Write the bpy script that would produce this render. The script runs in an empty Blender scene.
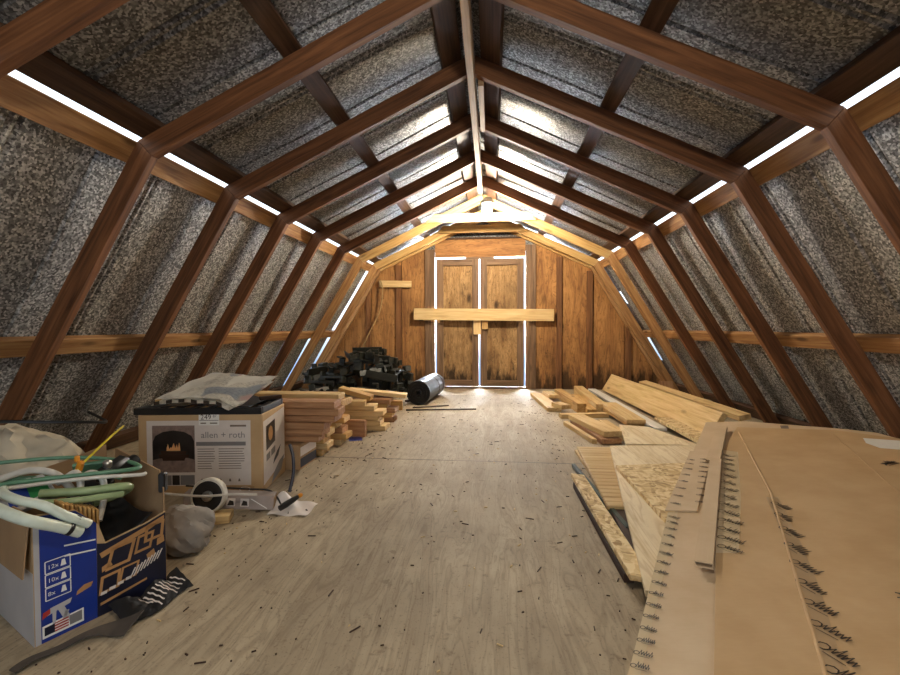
import bpy, bmesh, math, random
from mathutils import Vector, Matrix, Euler
random.seed(7)
C = bpy.context.scene.collection
S = bpy.context.scene
V = Vector
R = math.radians

# ------------------------------------------------------------------ camera
FPX, YAW, PIT, ROLL = 433.27, .0964, .024, -.0024
CAM = V((.1097, 0, .7919))
_fw = V((-math.sin(YAW)*math.cos(PIT), math.cos(YAW)*math.cos(PIT), -math.sin(PIT)))
_r = V((math.cos(YAW), math.sin(YAW), 0))
_u = _r.cross(_fw)
_c, _s = math.cos(ROLL), math.sin(ROLL)
_r, _u = _c*_r+_s*_u, -_s*_r+_c*_u
cd = bpy.data.cameras.new('camera')
cam = bpy.data.objects.new('camera', cd)
C.objects.link(cam)
cam.matrix_world = Matrix(((_r.x, _u.x, -_fw.x, CAM.x), (_r.y, _u.y, -_fw.y, CAM.y), (_r.z, _u.z, -_fw.z, CAM.z), (0, 0, 0, 1)))
cd.sensor_width = 36
cd.lens = FPX/900*36
cd.clip_start = .02
S.camera = cam

def ray(x, y): return _fw+(x-450)/FPX*_r-(y-337.5)/FPX*_u
def F(x, y, z=0.0):
    """point on the horizontal plane at height z seen at photo pixel x, y (a survey of the place)"""
    d = ray(x, y); return CAM+d*((z-CAM.z)/d.z)
def W(x, y, Y):
    d = ray(x, y); return CAM+d*(Y/d.y)

# ------------------------------------------------------------------ mesh helpers
class MB:
    def __init__(s): s.bm = bmesh.new()
    def box(s, c, d, M=None, bev=0):
        g = bmesh.ops.create_cube(s.bm, size=1)['verts']
        T = Matrix.Diagonal((d[0], d[1], d[2], 1))
        bmesh.ops.transform(s.bm, matrix=T, verts=g)
        if bev:
            es = list({e for v in g for e in v.link_edges})
            r = bmesh.ops.bevel(s.bm, geom=es, offset=bev, segments=1, affect='EDGES', profile=.5)
            g = list({v for f in r['faces'] for v in f.verts} | {v for v in g if v.is_valid})
        T = Matrix.Translation(V(c))
        if M is not None: T = T @ M.to_4x4()
        bmesh.ops.transform(s.bm, matrix=T, verts=g)
        return s
    def prism(s, pts, ext):
        ext = V(ext); n = len(pts)
        a = [s.bm.verts.new(V(p)) for p in pts]; b = [s.bm.verts.new(V(p)+ext) for p in pts]
        s.bm.faces.new(a); s.bm.faces.new(b[::-1])
        for i in range(n): s.bm.faces.new((a[i], b[i], b[(i+1) % n], a[(i+1) % n]))
        return s
    def tube(s, pts, r, seg=8, closed=False):
        pts = [V(p) for p in pts]; n = len(pts)
        rr = r if isinstance(r, (list, tuple)) else [r]*n
        rings = []; prev = None
        for i, p in enumerate(pts):
            if closed: t = pts[(i+1) % n]-pts[i-1]
            else: t = pts[min(i+1, n-1)]-pts[max(i-1, 0)]
            t.normalize()
            if prev is None: a = t.orthogonal().normalized()
            else:
                a = prev-t*prev.dot(t)
                a = a.normalized() if a.length > 1e-6 else t.orthogonal().normalized()
            prev = a; b = t.cross(a)
            rings.append([s.bm.verts.new(p+(a*math.cos(2*math.pi*k/seg)+b*math.sin(2*math.pi*k/seg))*rr[i]) for k in range(seg)])
        m = n if closed else n-1
        for i in range(m):
            A, B = rings[i], rings[(i+1) % n]
            for k in range(seg): s.bm.faces.new((A[k], A[(k+1) % seg], B[(k+1) % seg], B[k]))
        if not closed:
            s.bm.faces.new(rings[0][::-1]); s.bm.faces.new(rings[-1])
        return s
    def lathe(s, prof, M=None, seg=24):
        g = []; rings = []
        for r, z in prof:
            if r < 1e-6: v = [s.bm.verts.new((0, 0, z))]
            else: v = [s.bm.verts.new((r*math.cos(2*math.pi*k/seg), r*math.sin(2*math.pi*k/seg), z)) for k in range(seg)]
            rings.append(v); g += v
        for A, B in zip(rings, rings[1:]):
            for k in range(seg):
                a0, a1 = A[k % len(A)], A[(k+1) % len(A)]; b0, b1 = B[k % len(B)], B[(k+1) % len(B)]
                vs = []
                for v in (a0, a1, b1, b0):
                    if v not in vs: vs.append(v)
                if len(vs) > 2: s.bm.faces.new(vs)
        if M is not None: bmesh.ops.transform(s.bm, matrix=M.to_4x4(), verts=g)
        return s
    def grid(s, fn, nu, nv, th=0):
        """surface fn(u,v)->point, u,v in 0..1; th thickens along -normal"""
        top = [[s.bm.verts.new(V(fn(i/nu, j/nv))) for j in range(nv+1)] for i in range(nu+1)]
        fs = [s.bm.faces.new((top[i][j], top[i+1][j], top[i+1][j+1], top[i][j+1])) for i in range(nu) for j in range(nv)]
        if th:
            s.bm.normal_update()
            bot = [[None]*(nv+1) for _ in range(nu+1)]
            for i in range(nu+1):
                for j in range(nv+1):
                    v = top[i][j]; v.normal_update() if hasattr(v, 'normal_update') else None
                    bot[i][j] = s.bm.verts.new(v.co-v.normal*th)
            for i in range(nu):
                for j in range(nv): s.bm.faces.new((bot[i][j], bot[i][j+1], bot[i+1][j+1], bot[i+1][j]))
            rim = [(i, 0) for i in range(nu)]+[(nu, j) for j in range(nv)]+[(i, nv) for i in range(nu, 0, -1)]+[(0, j) for j in range(nv, 0, -1)]
            for a, b in zip(rim, rim[1:]+rim[:1]):
                s.bm.faces.new((top[a[0]][a[1]], bot[a[0]][a[1]], bot[b[0]][b[1]], top[b[0]][b[1]]))
        return s
    def poly(s, pts):
        s.bm.faces.new([s.bm.verts.new(V(p)) for p in pts]); return s
    def build(s, name, mat, parent=None, smooth=False, M=None):
        bmesh.ops.recalc_face_normals(s.bm, faces=s.bm.faces)
        me = bpy.data.meshes.new(name)
        s.bm.to_mesh(me); s.bm.free()
        if smooth:
            for p in me.polygons: p.use_smooth = True
            try: me.set_sharp_from_angle(angle=R(40))
            except Exception: pass
        if mat: me.materials.append(mat)
        o = bpy.data.objects.new(name, me); C.objects.link(o)
        if parent: o.parent = parent
        if M is not None: o.matrix_basis = M
        return o

def tag(o, label=None, cat=None, group=None, kind=None):
    if label: o['label'] = label
    if cat: o['category'] = cat
    if group: o['group'] = group
    if kind: o['kind'] = kind
    return o
def thing(name, label, cat, loc=(0, 0, 0), rz=0, group=None, M=None):
    o = bpy.data.objects.new(name, None); C.objects.link(o)
    o.empty_display_size = .05
    if M is not None: o.matrix_world = M
    else: o.location = loc; o.rotation_euler = (0, 0, rz)
    return tag(o, label, cat, group)
def frame(p0, x, up):
    x = V(x).normalized(); z = V(up); z = (z-x*z.dot(x)).normalized(); y = z.cross(x)
    return Matrix(((x.x, y.x, z.x, p0[0]), (x.y, y.y, z.y, p0[1]), (x.z, y.z, z.z, p0[2]), (0, 0, 0, 1)))
def board(name, p0, p1, w, t, mat, label=None, cat=None, up=(0, 0, 1), group=None, kind=None, parent=None, bev=.0018):
    """straight piece of lumber centred on the line p0-p1; its local x runs along the grain"""
    p0, p1 = V(p0), V(p1); L = (p1-p0).length
    M = frame((p0+p1)/2, p1-p0, up)
    o = MB().box((0, 0, 0), (L, w, t), bev=bev).build(name, mat, parent, M=M)
    return tag(o, label, cat, group, kind)
def spline(pts, n=8):
    pts = [V(p) for p in pts]; out = []
    for i in range(len(pts)-1):
        a = pts[max(i-1, 0)]; b = pts[i]; c = pts[i+1]; d = pts[min(i+2, len(pts)-1)]
        for k in range(n):
            t = k/n
            out.append(.5*((2*b)+(c-a)*t+(2*a-5*b+4*c-d)*t*t+(3*b-a-3*c+d)*t**3))
    return out+[pts[-1]]

# ------------------------------------------------------------------ materials
def lin(h):
    h = h.lstrip('#'); v = [int(h[i:i+2], 16)/255 for i in (0, 2, 4)]
    return tuple((x/12.92 if x <= .04045 else ((x+.055)/1.055)**2.4) for x in v)+(1,)
class NT:
    def __init__(s, name):
        s.m = bpy.data.materials.new(name); s.m.use_nodes = True
        s.t = s.m.node_tree; s.p = s.t.nodes['Principled BSDF']
    def n(s, typ, **kw):
        x = s.t.nodes.new(typ)
        for k, v in kw.items():
            if k.startswith('i_'):
                key = k[2:]; key = int(key) if key.isdigit() else key.replace('_', ' ')
                x.inputs[key].default_value = v
            else: setattr(x, k, v)
        return x
    def l(s, a, b): s.t.links.new(a, b)
    def coords(s, scale=(1, 1, 1), rnd=True):
        tc = s.n('ShaderNodeTexCoord'); mp = s.n('ShaderNodeMapping'); mp.inputs['Scale'].default_value = scale
        s.l(tc.outputs['Object'], mp.inputs['Vector'])
        if rnd:
            oi = s.n('ShaderNodeObjectInfo'); mu = s.n('ShaderNodeMath', operation='MULTIPLY', i_1=37.0)
            s.l(oi.outputs['Random'], mu.inputs[0])
            ad = s.n('ShaderNodeVectorMath', operation='ADD')
            cb = s.n('ShaderNodeCombineXYZ')
            for k in range(3): s.l(mu.outputs[0], cb.inputs[k])
            s.l(mp.outputs[0], ad.inputs[0]); s.l(cb.outputs[0], ad.inputs[1])
            return ad.outputs[0]
        return mp.outputs[0]
    def noise(s, vec, scale, detail=4, rough=.55, dist=0):
        x = s.n('ShaderNodeTexNoise', i_Scale=scale, i_Detail=detail, i_Roughness=rough, i_Distortion=dist)
        s.l(vec, x.inputs['Vector']); return x.outputs['Fac']
    def ramp(s, fac, stops):
        x = s.n('ShaderNodeValToRGB'); e = x.color_ramp.elements
        while len(e) < len(stops): e.new(.5)
        for k, (p, c) in enumerate(stops): e[k].position = p; e[k].color = c
        s.l(fac, x.inputs[0]); return x.outputs[0]
    def mix(s, fac, a, b, mode='MIX'):
        x = s.n('ShaderNodeMix', data_type='RGBA', blend_type=mode)
        for sock, v in ((0, fac), (6, a), (7, b)):
            if isinstance(v, (tuple, float, int)): x.inputs[sock].default_value = v
            else: s.l(v, x.inputs[sock])
        return x.outputs[2]
    def math(s, op, a, b=0.0):
        x = s.n('ShaderNodeMath', operation=op)
        for k, v in enumerate((a, b)):
            if isinstance(v, (int, float)): x.inputs[k].default_value = v
            else: s.l(v, x.inputs[k])
        return x.outputs[0]
    def bump(s, h, strength=.2, dist=.002):
        x = s.n('ShaderNodeBump', i_Strength=strength, i_Distance=dist)
        s.l(h, x.inputs['Height']); s.l(x.outputs[0], s.p.inputs['Normal'])
    def done(s, col=None, rough=.6, metal=0, spec=None):
        if col is not None:
            if isinstance(col, tuple): s.p.inputs['Base Color'].default_value = col
            else: s.l(col, s.p.inputs['Base Color'])
        if isinstance(rough, (int, float)): s.p.inputs['Roughness'].default_value = rough
        else: s.l(rough, s.p.inputs['Roughness'])
        s.p.inputs['Metallic'].default_value = metal
        if spec is not None: s.p.inputs['Specular IOR Level'].default_value = spec
        return s.m

def plain(name, hexc, rough=.6, metal=0, var=.15, scale=30):
    t = NT(name); v = t.coords(); n = t.noise(v, scale, 3)
    c = lin(hexc); d = tuple(x*(1-var*2) for x in c[:3])+(1,)
    return t.done(t.ramp(n, [(.3, d), (.6, c)]), rough, metal)
def wood(name, light, mid, dark, knots=.5, rough=.65, vary=.25, gs=1.0):
    """sawn lumber, grain along local x"""
    t = NT(name); v = t.coords((1.1*gs, 16*gs, 16*gs))
    g = t.noise(v, 2.2, 5, .6, .6)
    v2 = t.coords((3*gs, 120*gs, 120*gs)); fine = t.noise(v2, 1.0, 2, .5)
    col = t.ramp(g, [(.3, lin(dark)), (.47, lin(mid)), (.66, lin(light))])
    col = t.mix(.28, col, t.ramp(fine, [(.3, lin(dark)), (.7, lin(light))]), 'MIX')
    # knots
    v3 = t.coords((2.4, 8, 8)); vo = t.n('ShaderNodeTexVoronoi', i_Scale=1.0, i_Randomness=1.0); t.l(v3, vo.inputs['Vector'])
    k = t.ramp(vo.outputs['Distance'], [(.07, (1, 1, 1, 1)), (.16, (0, 0, 0, 1))])
    kd = tuple(x*.35 for x in lin(dark)[:3])+(1,)
    col = t.mix(t.math('MULTIPLY', k, knots), col, kd)
    oi = t.n('ShaderNodeObjectInfo')
    hs = t.n('ShaderNodeHueSaturation'); t.l(col, hs.inputs['Color'])
    t.l(t.math('ADD', t.math('MULTIPLY', oi.outputs['Random'], vary), 1-vary/2), hs.inputs['Value'])
    t.bump(fine, .25, .0015)
    return t.done(hs.outputs[0], rough, 0, .3)
def osb(name, tones):
    t = NT(name); v = t.coords((1, 1, 1)); n = t.n('ShaderNodeTexNoise', i_Scale=9.0, i_Detail=1.0); t.l(v, n.inputs['Vector'])
    dv = t.n('ShaderNodeVectorMath', operation='MULTIPLY_ADD'); t.l(n.outputs['Color'], dv.inputs[0]); dv.inputs[1].default_value = (.09, .09, .09); t.l(v, dv.inputs[2])
    mp = t.n('ShaderNodeMapping'); mp.inputs['Scale'].default_value = (30, 70, 40); mp.inputs['Rotation'].default_value = (0, 0, .5); t.l(dv.outputs[0], mp.inputs['Vector'])
    a = t.n('ShaderNodeTexVoronoi', i_Scale=1.0); t.l(mp.outputs[0], a.inputs['Vector'])
    mp2 = t.n('ShaderNodeMapping'); mp2.inputs['Scale'].default_value = (75, 32, 40); mp2.inputs['Rotation'].default_value = (0, 0, .9); t.l(dv.outputs[0], mp2.inputs['Vector'])
    b = t.n('ShaderNodeTexVoronoi', i_Scale=1.0); t.l(mp2.outputs[0], b.inputs['Vector'])
    sp = t.n('ShaderNodeSeparateColor'); t.l(a.outputs['Color'], sp.inputs[0]); sp2 = t.n('ShaderNodeSeparateColor'); t.l(b.outputs['Color'], sp2.inputs[0])
    f = t.math('ADD', t.math('MULTIPLY', sp.outputs[0], .55), t.math('MULTIPLY', sp2.outputs[1], .45))
    st = [(.12+.22*i, lin(h)) for i, h in enumerate(tones)]
    t.bump(f, .4, .002)
    return t.done(t.ramp(f, st), .7, 0, .3)
def galvanized(name, k=1.0, warm=.5):
    t = NT(name); v = t.coords((1, 1, 1), rnd=False)
    vo = t.n('ShaderNodeTexVoronoi', i_Scale=125.0); t.l(v, vo.inputs['Vector'])
    sp = t.n('ShaderNodeSeparateColor'); t.l(vo.outputs['Color'], sp.inputs[0])
    base = t.ramp(sp.outputs[0], [(.0, (.10*k, .10*k, .10*k, 1)), (.45, (.27*k, .275*k, .275*k, 1)), (.75, (.52*k, .53*k, .53*k, 1)), (1, (.85*k, .86*k, .86*k, 1))])
    st = t.noise(v, 1.7, 4, .6); st2 = t.noise(v, 6, 3, .6)
    tint = t.ramp(st, [(.38, (1, .98, .95, 1)), (.62, (1-.25*warm, 1-.28*warm, 1-.36*warm, 1))])
    base = t.mix(.8, base, tint, 'MULTIPLY')
    base = t.mix(.35, base, t.ramp(st2, [(.35, (.55, .55, .55, 1)), (.65, (1, 1, 1, 1))]), 'MULTIPLY')
    ge = t.n('ShaderNodeNewGeometry')
    sub = t.n('ShaderNodeVectorMath', operation='SUBTRACT'); t.l(vo.outputs['Color'], sub.inputs[0]); sub.inputs[1].default_value = (.5, .5, .5)
    mu = t.n('ShaderNodeVectorMath', operation='SCALE'); t.l(sub.outputs[0], mu.inputs[0]); mu.inputs['Scale'].default_value = .13
    ad = t.n('ShaderNodeVectorMath', operation='ADD'); t.l(ge.outputs['Normal'], ad.inputs[0]); t.l(mu.outputs[0], ad.inputs[1])
    no = t.n('ShaderNodeVectorMath', operation='NORMALIZE'); t.l(ad.outputs[0], no.inputs[0]); t.l(no.outputs[0], t.p.inputs['Normal'])
    ro = t.math('ADD', t.math('MULTIPLY', sp.outputs[1], .16), .44)
    return t.done(base, ro, .4)
def plywood(name, light, mid, dark, gs=1.0, dirt=0.0, dirtc='#3b2c1c', along='Y', knots=0.0, stain=0.0, band_k=.45):
    """sheet goods: broad cathedral grain; grain along local axis"""
    t = NT(name)
    sc = (7*gs, .9*gs, 7*gs) if along == 'Y' else ((.9*gs, 7*gs, 7*gs) if along == 'X' else (7*gs, 7*gs, .9*gs))
    v = t.coords(sc); g = t.noise(v, 1.0, 3, .5, 1.2)
    band = t.math('FRACT', t.math('MULTIPLY', g, 9.0))
    sc2 = tuple(x*9 for x in sc); v2 = t.coords(sc2); fine = t.noise(v2, 1.0, 3, .6)
    col = t.ramp(g, [(.3, lin(mid)), (.6, lin(light))])
    col = t.mix(t.math('MULTIPLY', t.ramp(band, [(.0, (1, 1, 1, 1)), (.3, (0, 0, 0, 1)), (.85, (0, 0, 0, 1)), (1, (1, 1, 1, 1))]), band_k), col, lin(dark))
    col = t.mix(t.math('MULTIPLY', t.ramp(fine, [(.5, (0, 0, 0, 1)), (.75, (1, 1, 1, 1))]), .4), col, lin(dark))
    if dirt:
        vd = t.coords((1, 1, 1)); d = t.noise(vd, 1.6, 6, .65); d2 = t.noise(vd, 26, 3, .6)
        col = t.mix(t.math('MULTIPLY', t.ramp(d, [(.42, (0, 0, 0, 1)), (.7, (1, 1, 1, 1))]), dirt), col, lin(dirtc))
        col = t.mix(t.math('MULTIPLY', t.ramp(d2, [(.62, (0, 0, 0, 1)), (.72, (1, 1, 1, 1))]), dirt), col, lin(dirtc))
        sk = t.noise(vd, 150, 2, .6)
        col = t.mix(t.math('MULTIPLY', t.ramp(sk, [(.6, (0, 0, 0, 1)), (.7, (1, 1, 1, 1))]), dirt*.9), col, lin(dirtc))
    if knots:
        vk = t.coords((5.5, 5.5, 2.6)); vo = t.n('ShaderNodeTexVoronoi', i_Scale=1.0); t.l(vk, vo.inputs['Vector'])
        dk = t.math('ADD', vo.outputs['Distance'], t.math('MULTIPLY', t.math('SUBTRACT', fine, .5), .25))
        col = t.mix(t.math('MULTIPLY', t.ramp(dk, [(.07, (1, 1, 1, 1)), (.22, (0, 0, 0, 1))]), knots), col, lin(dirtc))
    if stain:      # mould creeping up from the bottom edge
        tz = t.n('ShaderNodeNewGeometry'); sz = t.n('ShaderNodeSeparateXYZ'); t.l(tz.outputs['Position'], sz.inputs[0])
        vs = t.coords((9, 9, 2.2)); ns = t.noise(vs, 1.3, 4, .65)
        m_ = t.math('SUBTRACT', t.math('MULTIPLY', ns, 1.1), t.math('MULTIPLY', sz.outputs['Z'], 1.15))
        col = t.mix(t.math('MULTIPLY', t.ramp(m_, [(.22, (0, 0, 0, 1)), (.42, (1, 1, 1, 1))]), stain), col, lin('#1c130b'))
    t.bump(fine, .2, .001)
    return t.done(col, .75, 0, .25)
def cardboard(name, a, b):
    t = NT(name); v = t.coords((1, 1, 1)); n = t.noise(v, 5, 4, .6)
    v2 = t.coords((2, 260, 260)); f = t.noise(v2, 1, 1)
    col = t.ramp(n, [(.35, lin(b)), (.65, lin(a))])
    col = t.mix(.16, col, t.ramp(f, [(.3, lin(b)), (.7, lin(a))]))
    t.bump(f, .12, .001)
    return t.done(col, .7, 0, .25)

M = {}
M['rafter'] = wood('old_red_lumber', '#8c5f3d', '#6b462b', '#432918', .5)
M['purlin'] = wood('dark_lumber', '#5d4332', '#46301f', '#2e1f15', .5)
M['girt'] = wood('brown_lumber', '#be9562', '#9f7347', '#6f4a2c', .7)
M['new_pine'] = wood('fresh_pine', '#dcc290', '#cfae78', '#b08c58', .5, vary=.14)
M['tan_pine'] = wood('tan_pine', '#cdab70', '#bc9459', '#93693b', .6, vary=.2)
M['pink_pine'] = wood('pinkish_pine', '#bb9068', '#a67a55', '#7b553a', .5, vary=.2)
M['ridge'] = wood('pale_ridge', '#b89c78', '#a08463', '#77604a', .4)
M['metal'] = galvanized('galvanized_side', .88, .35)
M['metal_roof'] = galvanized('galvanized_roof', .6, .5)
M['floor'] = plywood('worn_floor_plywood', '#b3a388', '#9f8f76', '#756652', 1.6, .42, '#5e4f3d', 'Y', band_k=.36)
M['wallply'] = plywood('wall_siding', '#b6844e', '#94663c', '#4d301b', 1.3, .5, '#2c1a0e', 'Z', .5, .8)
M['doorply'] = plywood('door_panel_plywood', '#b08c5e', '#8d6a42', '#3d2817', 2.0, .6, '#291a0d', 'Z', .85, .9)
M['doorframe'] = wood('door_frame_wood', '#84694e', '#6f543c', '#4b3726', .4)
M['stud'] = wood('wall_stud', '#8a5f3a', '#6e4829', '#4a2e1a', .5)
M['headerply'] = plywood('header_plywood', '#a8794a', '#8f6238', '#5c3c20', 1.1, .2, '#2c1c10', 'X')
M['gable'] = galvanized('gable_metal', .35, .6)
M['brass'] = plain('aged_metal', '#3b332b', .45, .7)
M['white_plastic'] = plain('white_plastic', '#dedbd2', .4)

# ------------------------------------------------------------------ the shell
XK, ZK, XF, ZR = 1.3332, 1.5234, 2.2512, 2.1488
Y0, SP, TH, DP, GT = 1.7323, .6096, .038, .089, .038
YW = 5.60
KW = 5.60/5.46
def wx(x): return .1097+(x-.1097)*KW
def wz(z): return max(0, .7919+(z-.7919)*KW)
def off(p, q, d, side):      # outward offset line of segment p->q in the xz plane (for the +x side)
    t = (V(q)-V(p)).normalized(); n = V((t[1], -t[0]))
    if n.x < 0 or n.y < 0: n = -n
    return V(p)+n*d, V(q)+n*d
def isect(a, b, c, d):
    r = b-a; s = d-c; k = ((c-a).x*s.y-(c-a).y*s.x)/(r.x*s.y-r.y*s.x); return a+r*k
K2, R2, F2 = V((XK, ZK)), V((0, ZR)), V((XF, 0))
def prof(d):
    a, b = off(K2, R2, d, 1); c, e = off(F2, K2, d, 1)
    k = isect(a, b, c, e)
    r = isect(a, b, V((0, 0)), V((0, 1))); f = isect(c, e, V((0, 0)), V((1, 0)))
    return r, k, f
RO, KO, FO = prof(DP)

def rafter(side, seg, Y, mat, label):
    if seg == 'up':
        x = .02
        def atx(a, b): return a+(b-a)*((x-a.x)/(b.x-a.x))
        pts = [K2, atx(K2, R2), atx(KO, RO), KO]; ax = R2-K2; nm = 'rafter'; gp = ax.normalized()*.0006
        pts = [pts[0]+gp, pts[1], pts[2], pts[3]+gp]
    else:
        pts = [K2, F2, FO, KO]; ax = F2-K2; nm = 'rafter'; gp = ax.normalized()*.0006
        pts = [pts[0]+gp, F2, FO, pts[3]+gp]
    p3 = [V((side*p.x, 0, p.y)) for p in pts]
    x = V((side*ax.x, 0, ax.y)); c = sum(p3, V())/4+V((0, Y+TH/2, 0))
    Mx = frame(c, x, (0, 1, 0)); inv = Mx.inverted()
    p3 = [inv @ (p+V((0, Y, 0))) for p in p3]
    e = inv.to_3x3() @ V((0, TH, 0))
    mb = MB().prism(p3, e)
    bmesh.ops.recalc_face_normals(mb.bm, faces=mb.bm.faces)
    bmesh.ops.bevel(mb.bm, geom=mb.bm.edges[:], offset=.0018, segments=1, affect='EDGES')
    o = mb.build(nm, mat, M=Mx)
    return tag(o, label, 'rafter', 'roof rafters' if seg == 'up' else 'wall rafters')
ORD = {7: 'flat against the back plank wall', 6: 'first one standing free of the back wall', 5: 'second one out from the back wall', 4: 'third one out from the back wall',
       3: 'fourth one out from the back wall', 2: 'fifth one out from the back wall', 1: 'sixth one out from the back wall', 0: 'seventh one out from the back wall', -1: 'nearest one at the photo edge'}
for k in range(-1, 8):
    Y = Y0+k*SP if k < 7 else YW-.04
    for side, sn in ((-1, 'left'), (1, 'right')):
        new = k in (5, 6, 7) or (k == 6)
        mu = M['tan_pine'] if k in (5, 6, 7) else M['rafter']
        ml = M['tan_rafter'] if False else (M['girt'] if k in (5, 6, 7) else M['rafter'])
        tone = 'tan' if k in (5, 6, 7) else 'red-brown'
        rafter(side, 'up', Y, mu, f'{tone} roof rafter on the {sn} slope, {ORD[k]}')
        rafter(side, 'lo', Y, ml, f'{tone} steep wall rafter on the {sn} side, {ORD[k]}')
YA, YB = -1.25, YW-.003
# ridge board
board('ridge_board', (0, YA, ZR+.005), (0, Y0+4*SP+.25, ZR+.005), .15, .036, M['ridge'], 'long pale ridge board under the roof peak', 'ridge board', up=(1, 0, 0))
# pieces outside the rafters: purlins on the roof, girts on the walls
def outer(side, seg, s, w, y0, y1, name, mat, label, cat):
    """s = distance of the board centre along the slope, measured from the ridge (roof) or the knee (wall)"""
    a, b = (RO, KO) if seg == 'up' else (KO, FO)
    t = (b-a).normalized(); n = V((-t.y, t.x))
    if n.y < 0: n = -n
    if seg == 'lo' and n.x < 0: n = -n
    p = a+t*s+n*(GT/2+.0005)
    return board(name, (side*p.x, y0, p.y), (side*p.x, y1, p.y), w, GT, mat, label, cat, up=(side*n.x, 0, n.y))
LU = (KO-RO).length; LL = (FO-KO).length
for side, sn in ((-1, 'left'), (1, 'right')):
    outer(side, 'up', .11, .11, YA, YB-.1, 'purlin', M['purlin'], f'dark roof purlin along the {sn} side of the ridge board', 'purlin')
    outer(side, 'up', LU*.505, .085, YA, YB-.1, 'purlin', M['purlin'], f'dark roof purlin halfway up the {sn} roof slope', 'purlin')
    outer(side, 'up', LU-.069, .1, YA, YB-.1, 'purlin', M['purlin'], f'dark roof purlin low on the {sn} slope above the bright eave gap', 'purlin')
    outer(side, 'lo', .059, .1, YA, YB, 'girt', M['girt'], f'brown girt along the top of the {sn} wall under the bright gap', 'girt')
    outer(side, 'lo', (KO.y-.70)/(KO.y)*LL, .085, YA, YB, 'girt', M['girt'], f'brown girt running halfway up the {sn} metal wall', 'girt')
    b = outer(side, 'lo', LL-.06, .1, YA, YB, f'trim_{1 if side < 0 else 2}', M['purlin'], f'dark sill board at the foot of the {sn} metal wall', None)
    b['kind'] = 'structure'
# metal skins (five-V crimp sheets, ribs running down the slope)
def skin(name, seg, side, s0, s1, y0, y1, mat, phase, holes=()):
    a, b = (RO, KO) if seg == 'up' else (KO, FO)
    t = (b-a).normalized(); n = V((-t.y, t.x))
    if n.y < 0: n = -n
    if seg == 'lo' and n.x < 0: n = -n
    base = a+n*(GT+.008)
    ys = [(y0, 0), (y1, 0)]
    k0 = math.floor((y0-phase)/SP)-1
    for k in range(k0, k0+20):
        for dy, two in ((0, True), (SP/2, False)):
            yc = phase+k*SP+dy
            for c in ((yc-.016, yc+.016) if two else (yc,)):
                for q, h in ((-.011, 0), (-.002, .012), (.002, .012), (.011, 0)):
                    if y0 < c+q < y1: ys.append((c+q, h))
    ys += [(h, 0) for hh in holes for h in hh[:2]]
    ys = sorted(set(ys)); ss = sorted({s0, s1, *[s0+(s1-s0)*i/10 for i in range(11)], *[h[2] for h in holes], *[h[3] for h in holes]})
    bm = bmesh.new(); G = {}
    rnd = random.Random(hash(name) % 1000 if False else len(name))
    for i, (y, h) in enumerate(ys):
        for j, s in enumerate(ss):
            wob = .004*math.sin(y*9+s*3)+.003*math.sin(y*23+s*7+1)
            p = base+t*s+n*(h+wob)
            G[i, j] = bm.verts.new((side*p.x, y, p.y))
    for i in range(len(ys)-1):
        for j in range(len(ss)-1):
            ym, sm = (ys[i][0]+ys[i+1][0])/2, (ss[j]+ss[j+1])/2
            if any(h[0] < ym < h[1] and h[2] < sm < h[3] for h in holes): continue
            bm.faces.new((G[i, j], G[i+1, j], G[i+1, j+1], G[i, j+1]))
    mb = MB(); mb.bm.free(); mb.bm = bm
    o = mb.build(name, mat); o['kind'] = 'structure'
    md = o.modifiers.new('thickness', 'SOLIDIFY'); md.thickness = .0012; md.offset = 1
    return o
smid = (KO.y-.66)/KO.y*LL
skin('wall_left', 'lo', -1, .02, LL+.05, YA, YW-.15, M['metal'], Y0+.22, [(4.28, 4.42, smid, LL*.95), (4.86, 4.98, smid, LL*.95), (5.02, 5.10, smid, LL*.95)])
skin('wall_right', 'lo', 1, .02, LL+.05, YA, YW+.02, M['metal'], Y0+.05, [(5.14, 5.19, smid+.0, smid+.2), (5.47, 5.53, smid*.42, smid*.58), (5.47, 5.53, smid*.95, smid+.35)])
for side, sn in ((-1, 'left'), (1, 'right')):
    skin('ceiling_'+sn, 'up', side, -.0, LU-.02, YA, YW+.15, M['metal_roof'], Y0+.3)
rc = MB(); e = V((0, YW+.15-YA, 0))
rc.prism([(-.22, YA, RO.y-.22*.47+.08), (0, YA, RO.y+.08), (.22, YA, RO.y-.22*.47+.08), (0, YA, RO.y+.083)], e)
rc.build('ceiling_ridge', M['metal_roof'])['kind'] = 'structure'
# floor
fl = MB().box((0, (YA+YW)/2, -.02), (2*XF+.5, YW-YA+.3, .04)).build('floor', M['floor']); fl['kind'] = 'structure'
for i, yy in enumerate((2.545, 4.99, .1)):
    o = MB().box((0, yy, .0002), (2*XF-.1, .005, .0008)).build(f'trim_{i+3}', M['brass']); o['kind'] = 'structure'
# end wall: vertical planks
def ztop(x): 
    x = abs(x); return (RO.y+(KO.y-RO.y)*(x/KO.x)) if x < KO.x else KO.y*(FO.x-x)/(FO.x-KO.x)
wb = MB()
edges = [wx(x) for x in (-2.42, -2.1, -1.79, -1.432, -1.036, -.715)]
edgesR = [wx(x) for x in (.632, .972, 1.345, 1.72, 2.05, 2.42)]
def plank(x0, x1, z0=0.0, y=YW, th=.016):
    pts = [(x0+.005, y, z0), (x1-.005, y, z0)]
    xs = [x1-.005, x0+.005]
    if x0 < -KO.x < x1: xs.insert(1, -KO.x)
    if x0 < KO.x < x1: xs.insert(1, KO.x)
    pts += [(x, y, max(ztop(x)+.02, z0+.01)) for x in xs]
    wb.prism(pts, (0, th, 0))
for a, b in zip(edges, edges[1:]): plank(a, b)
for a, b in zip(edgesR, edgesR[1:]): plank(a, b)
o = wb.build('wall_back', M['wallply']); o['kind'] = 'structure'
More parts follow.
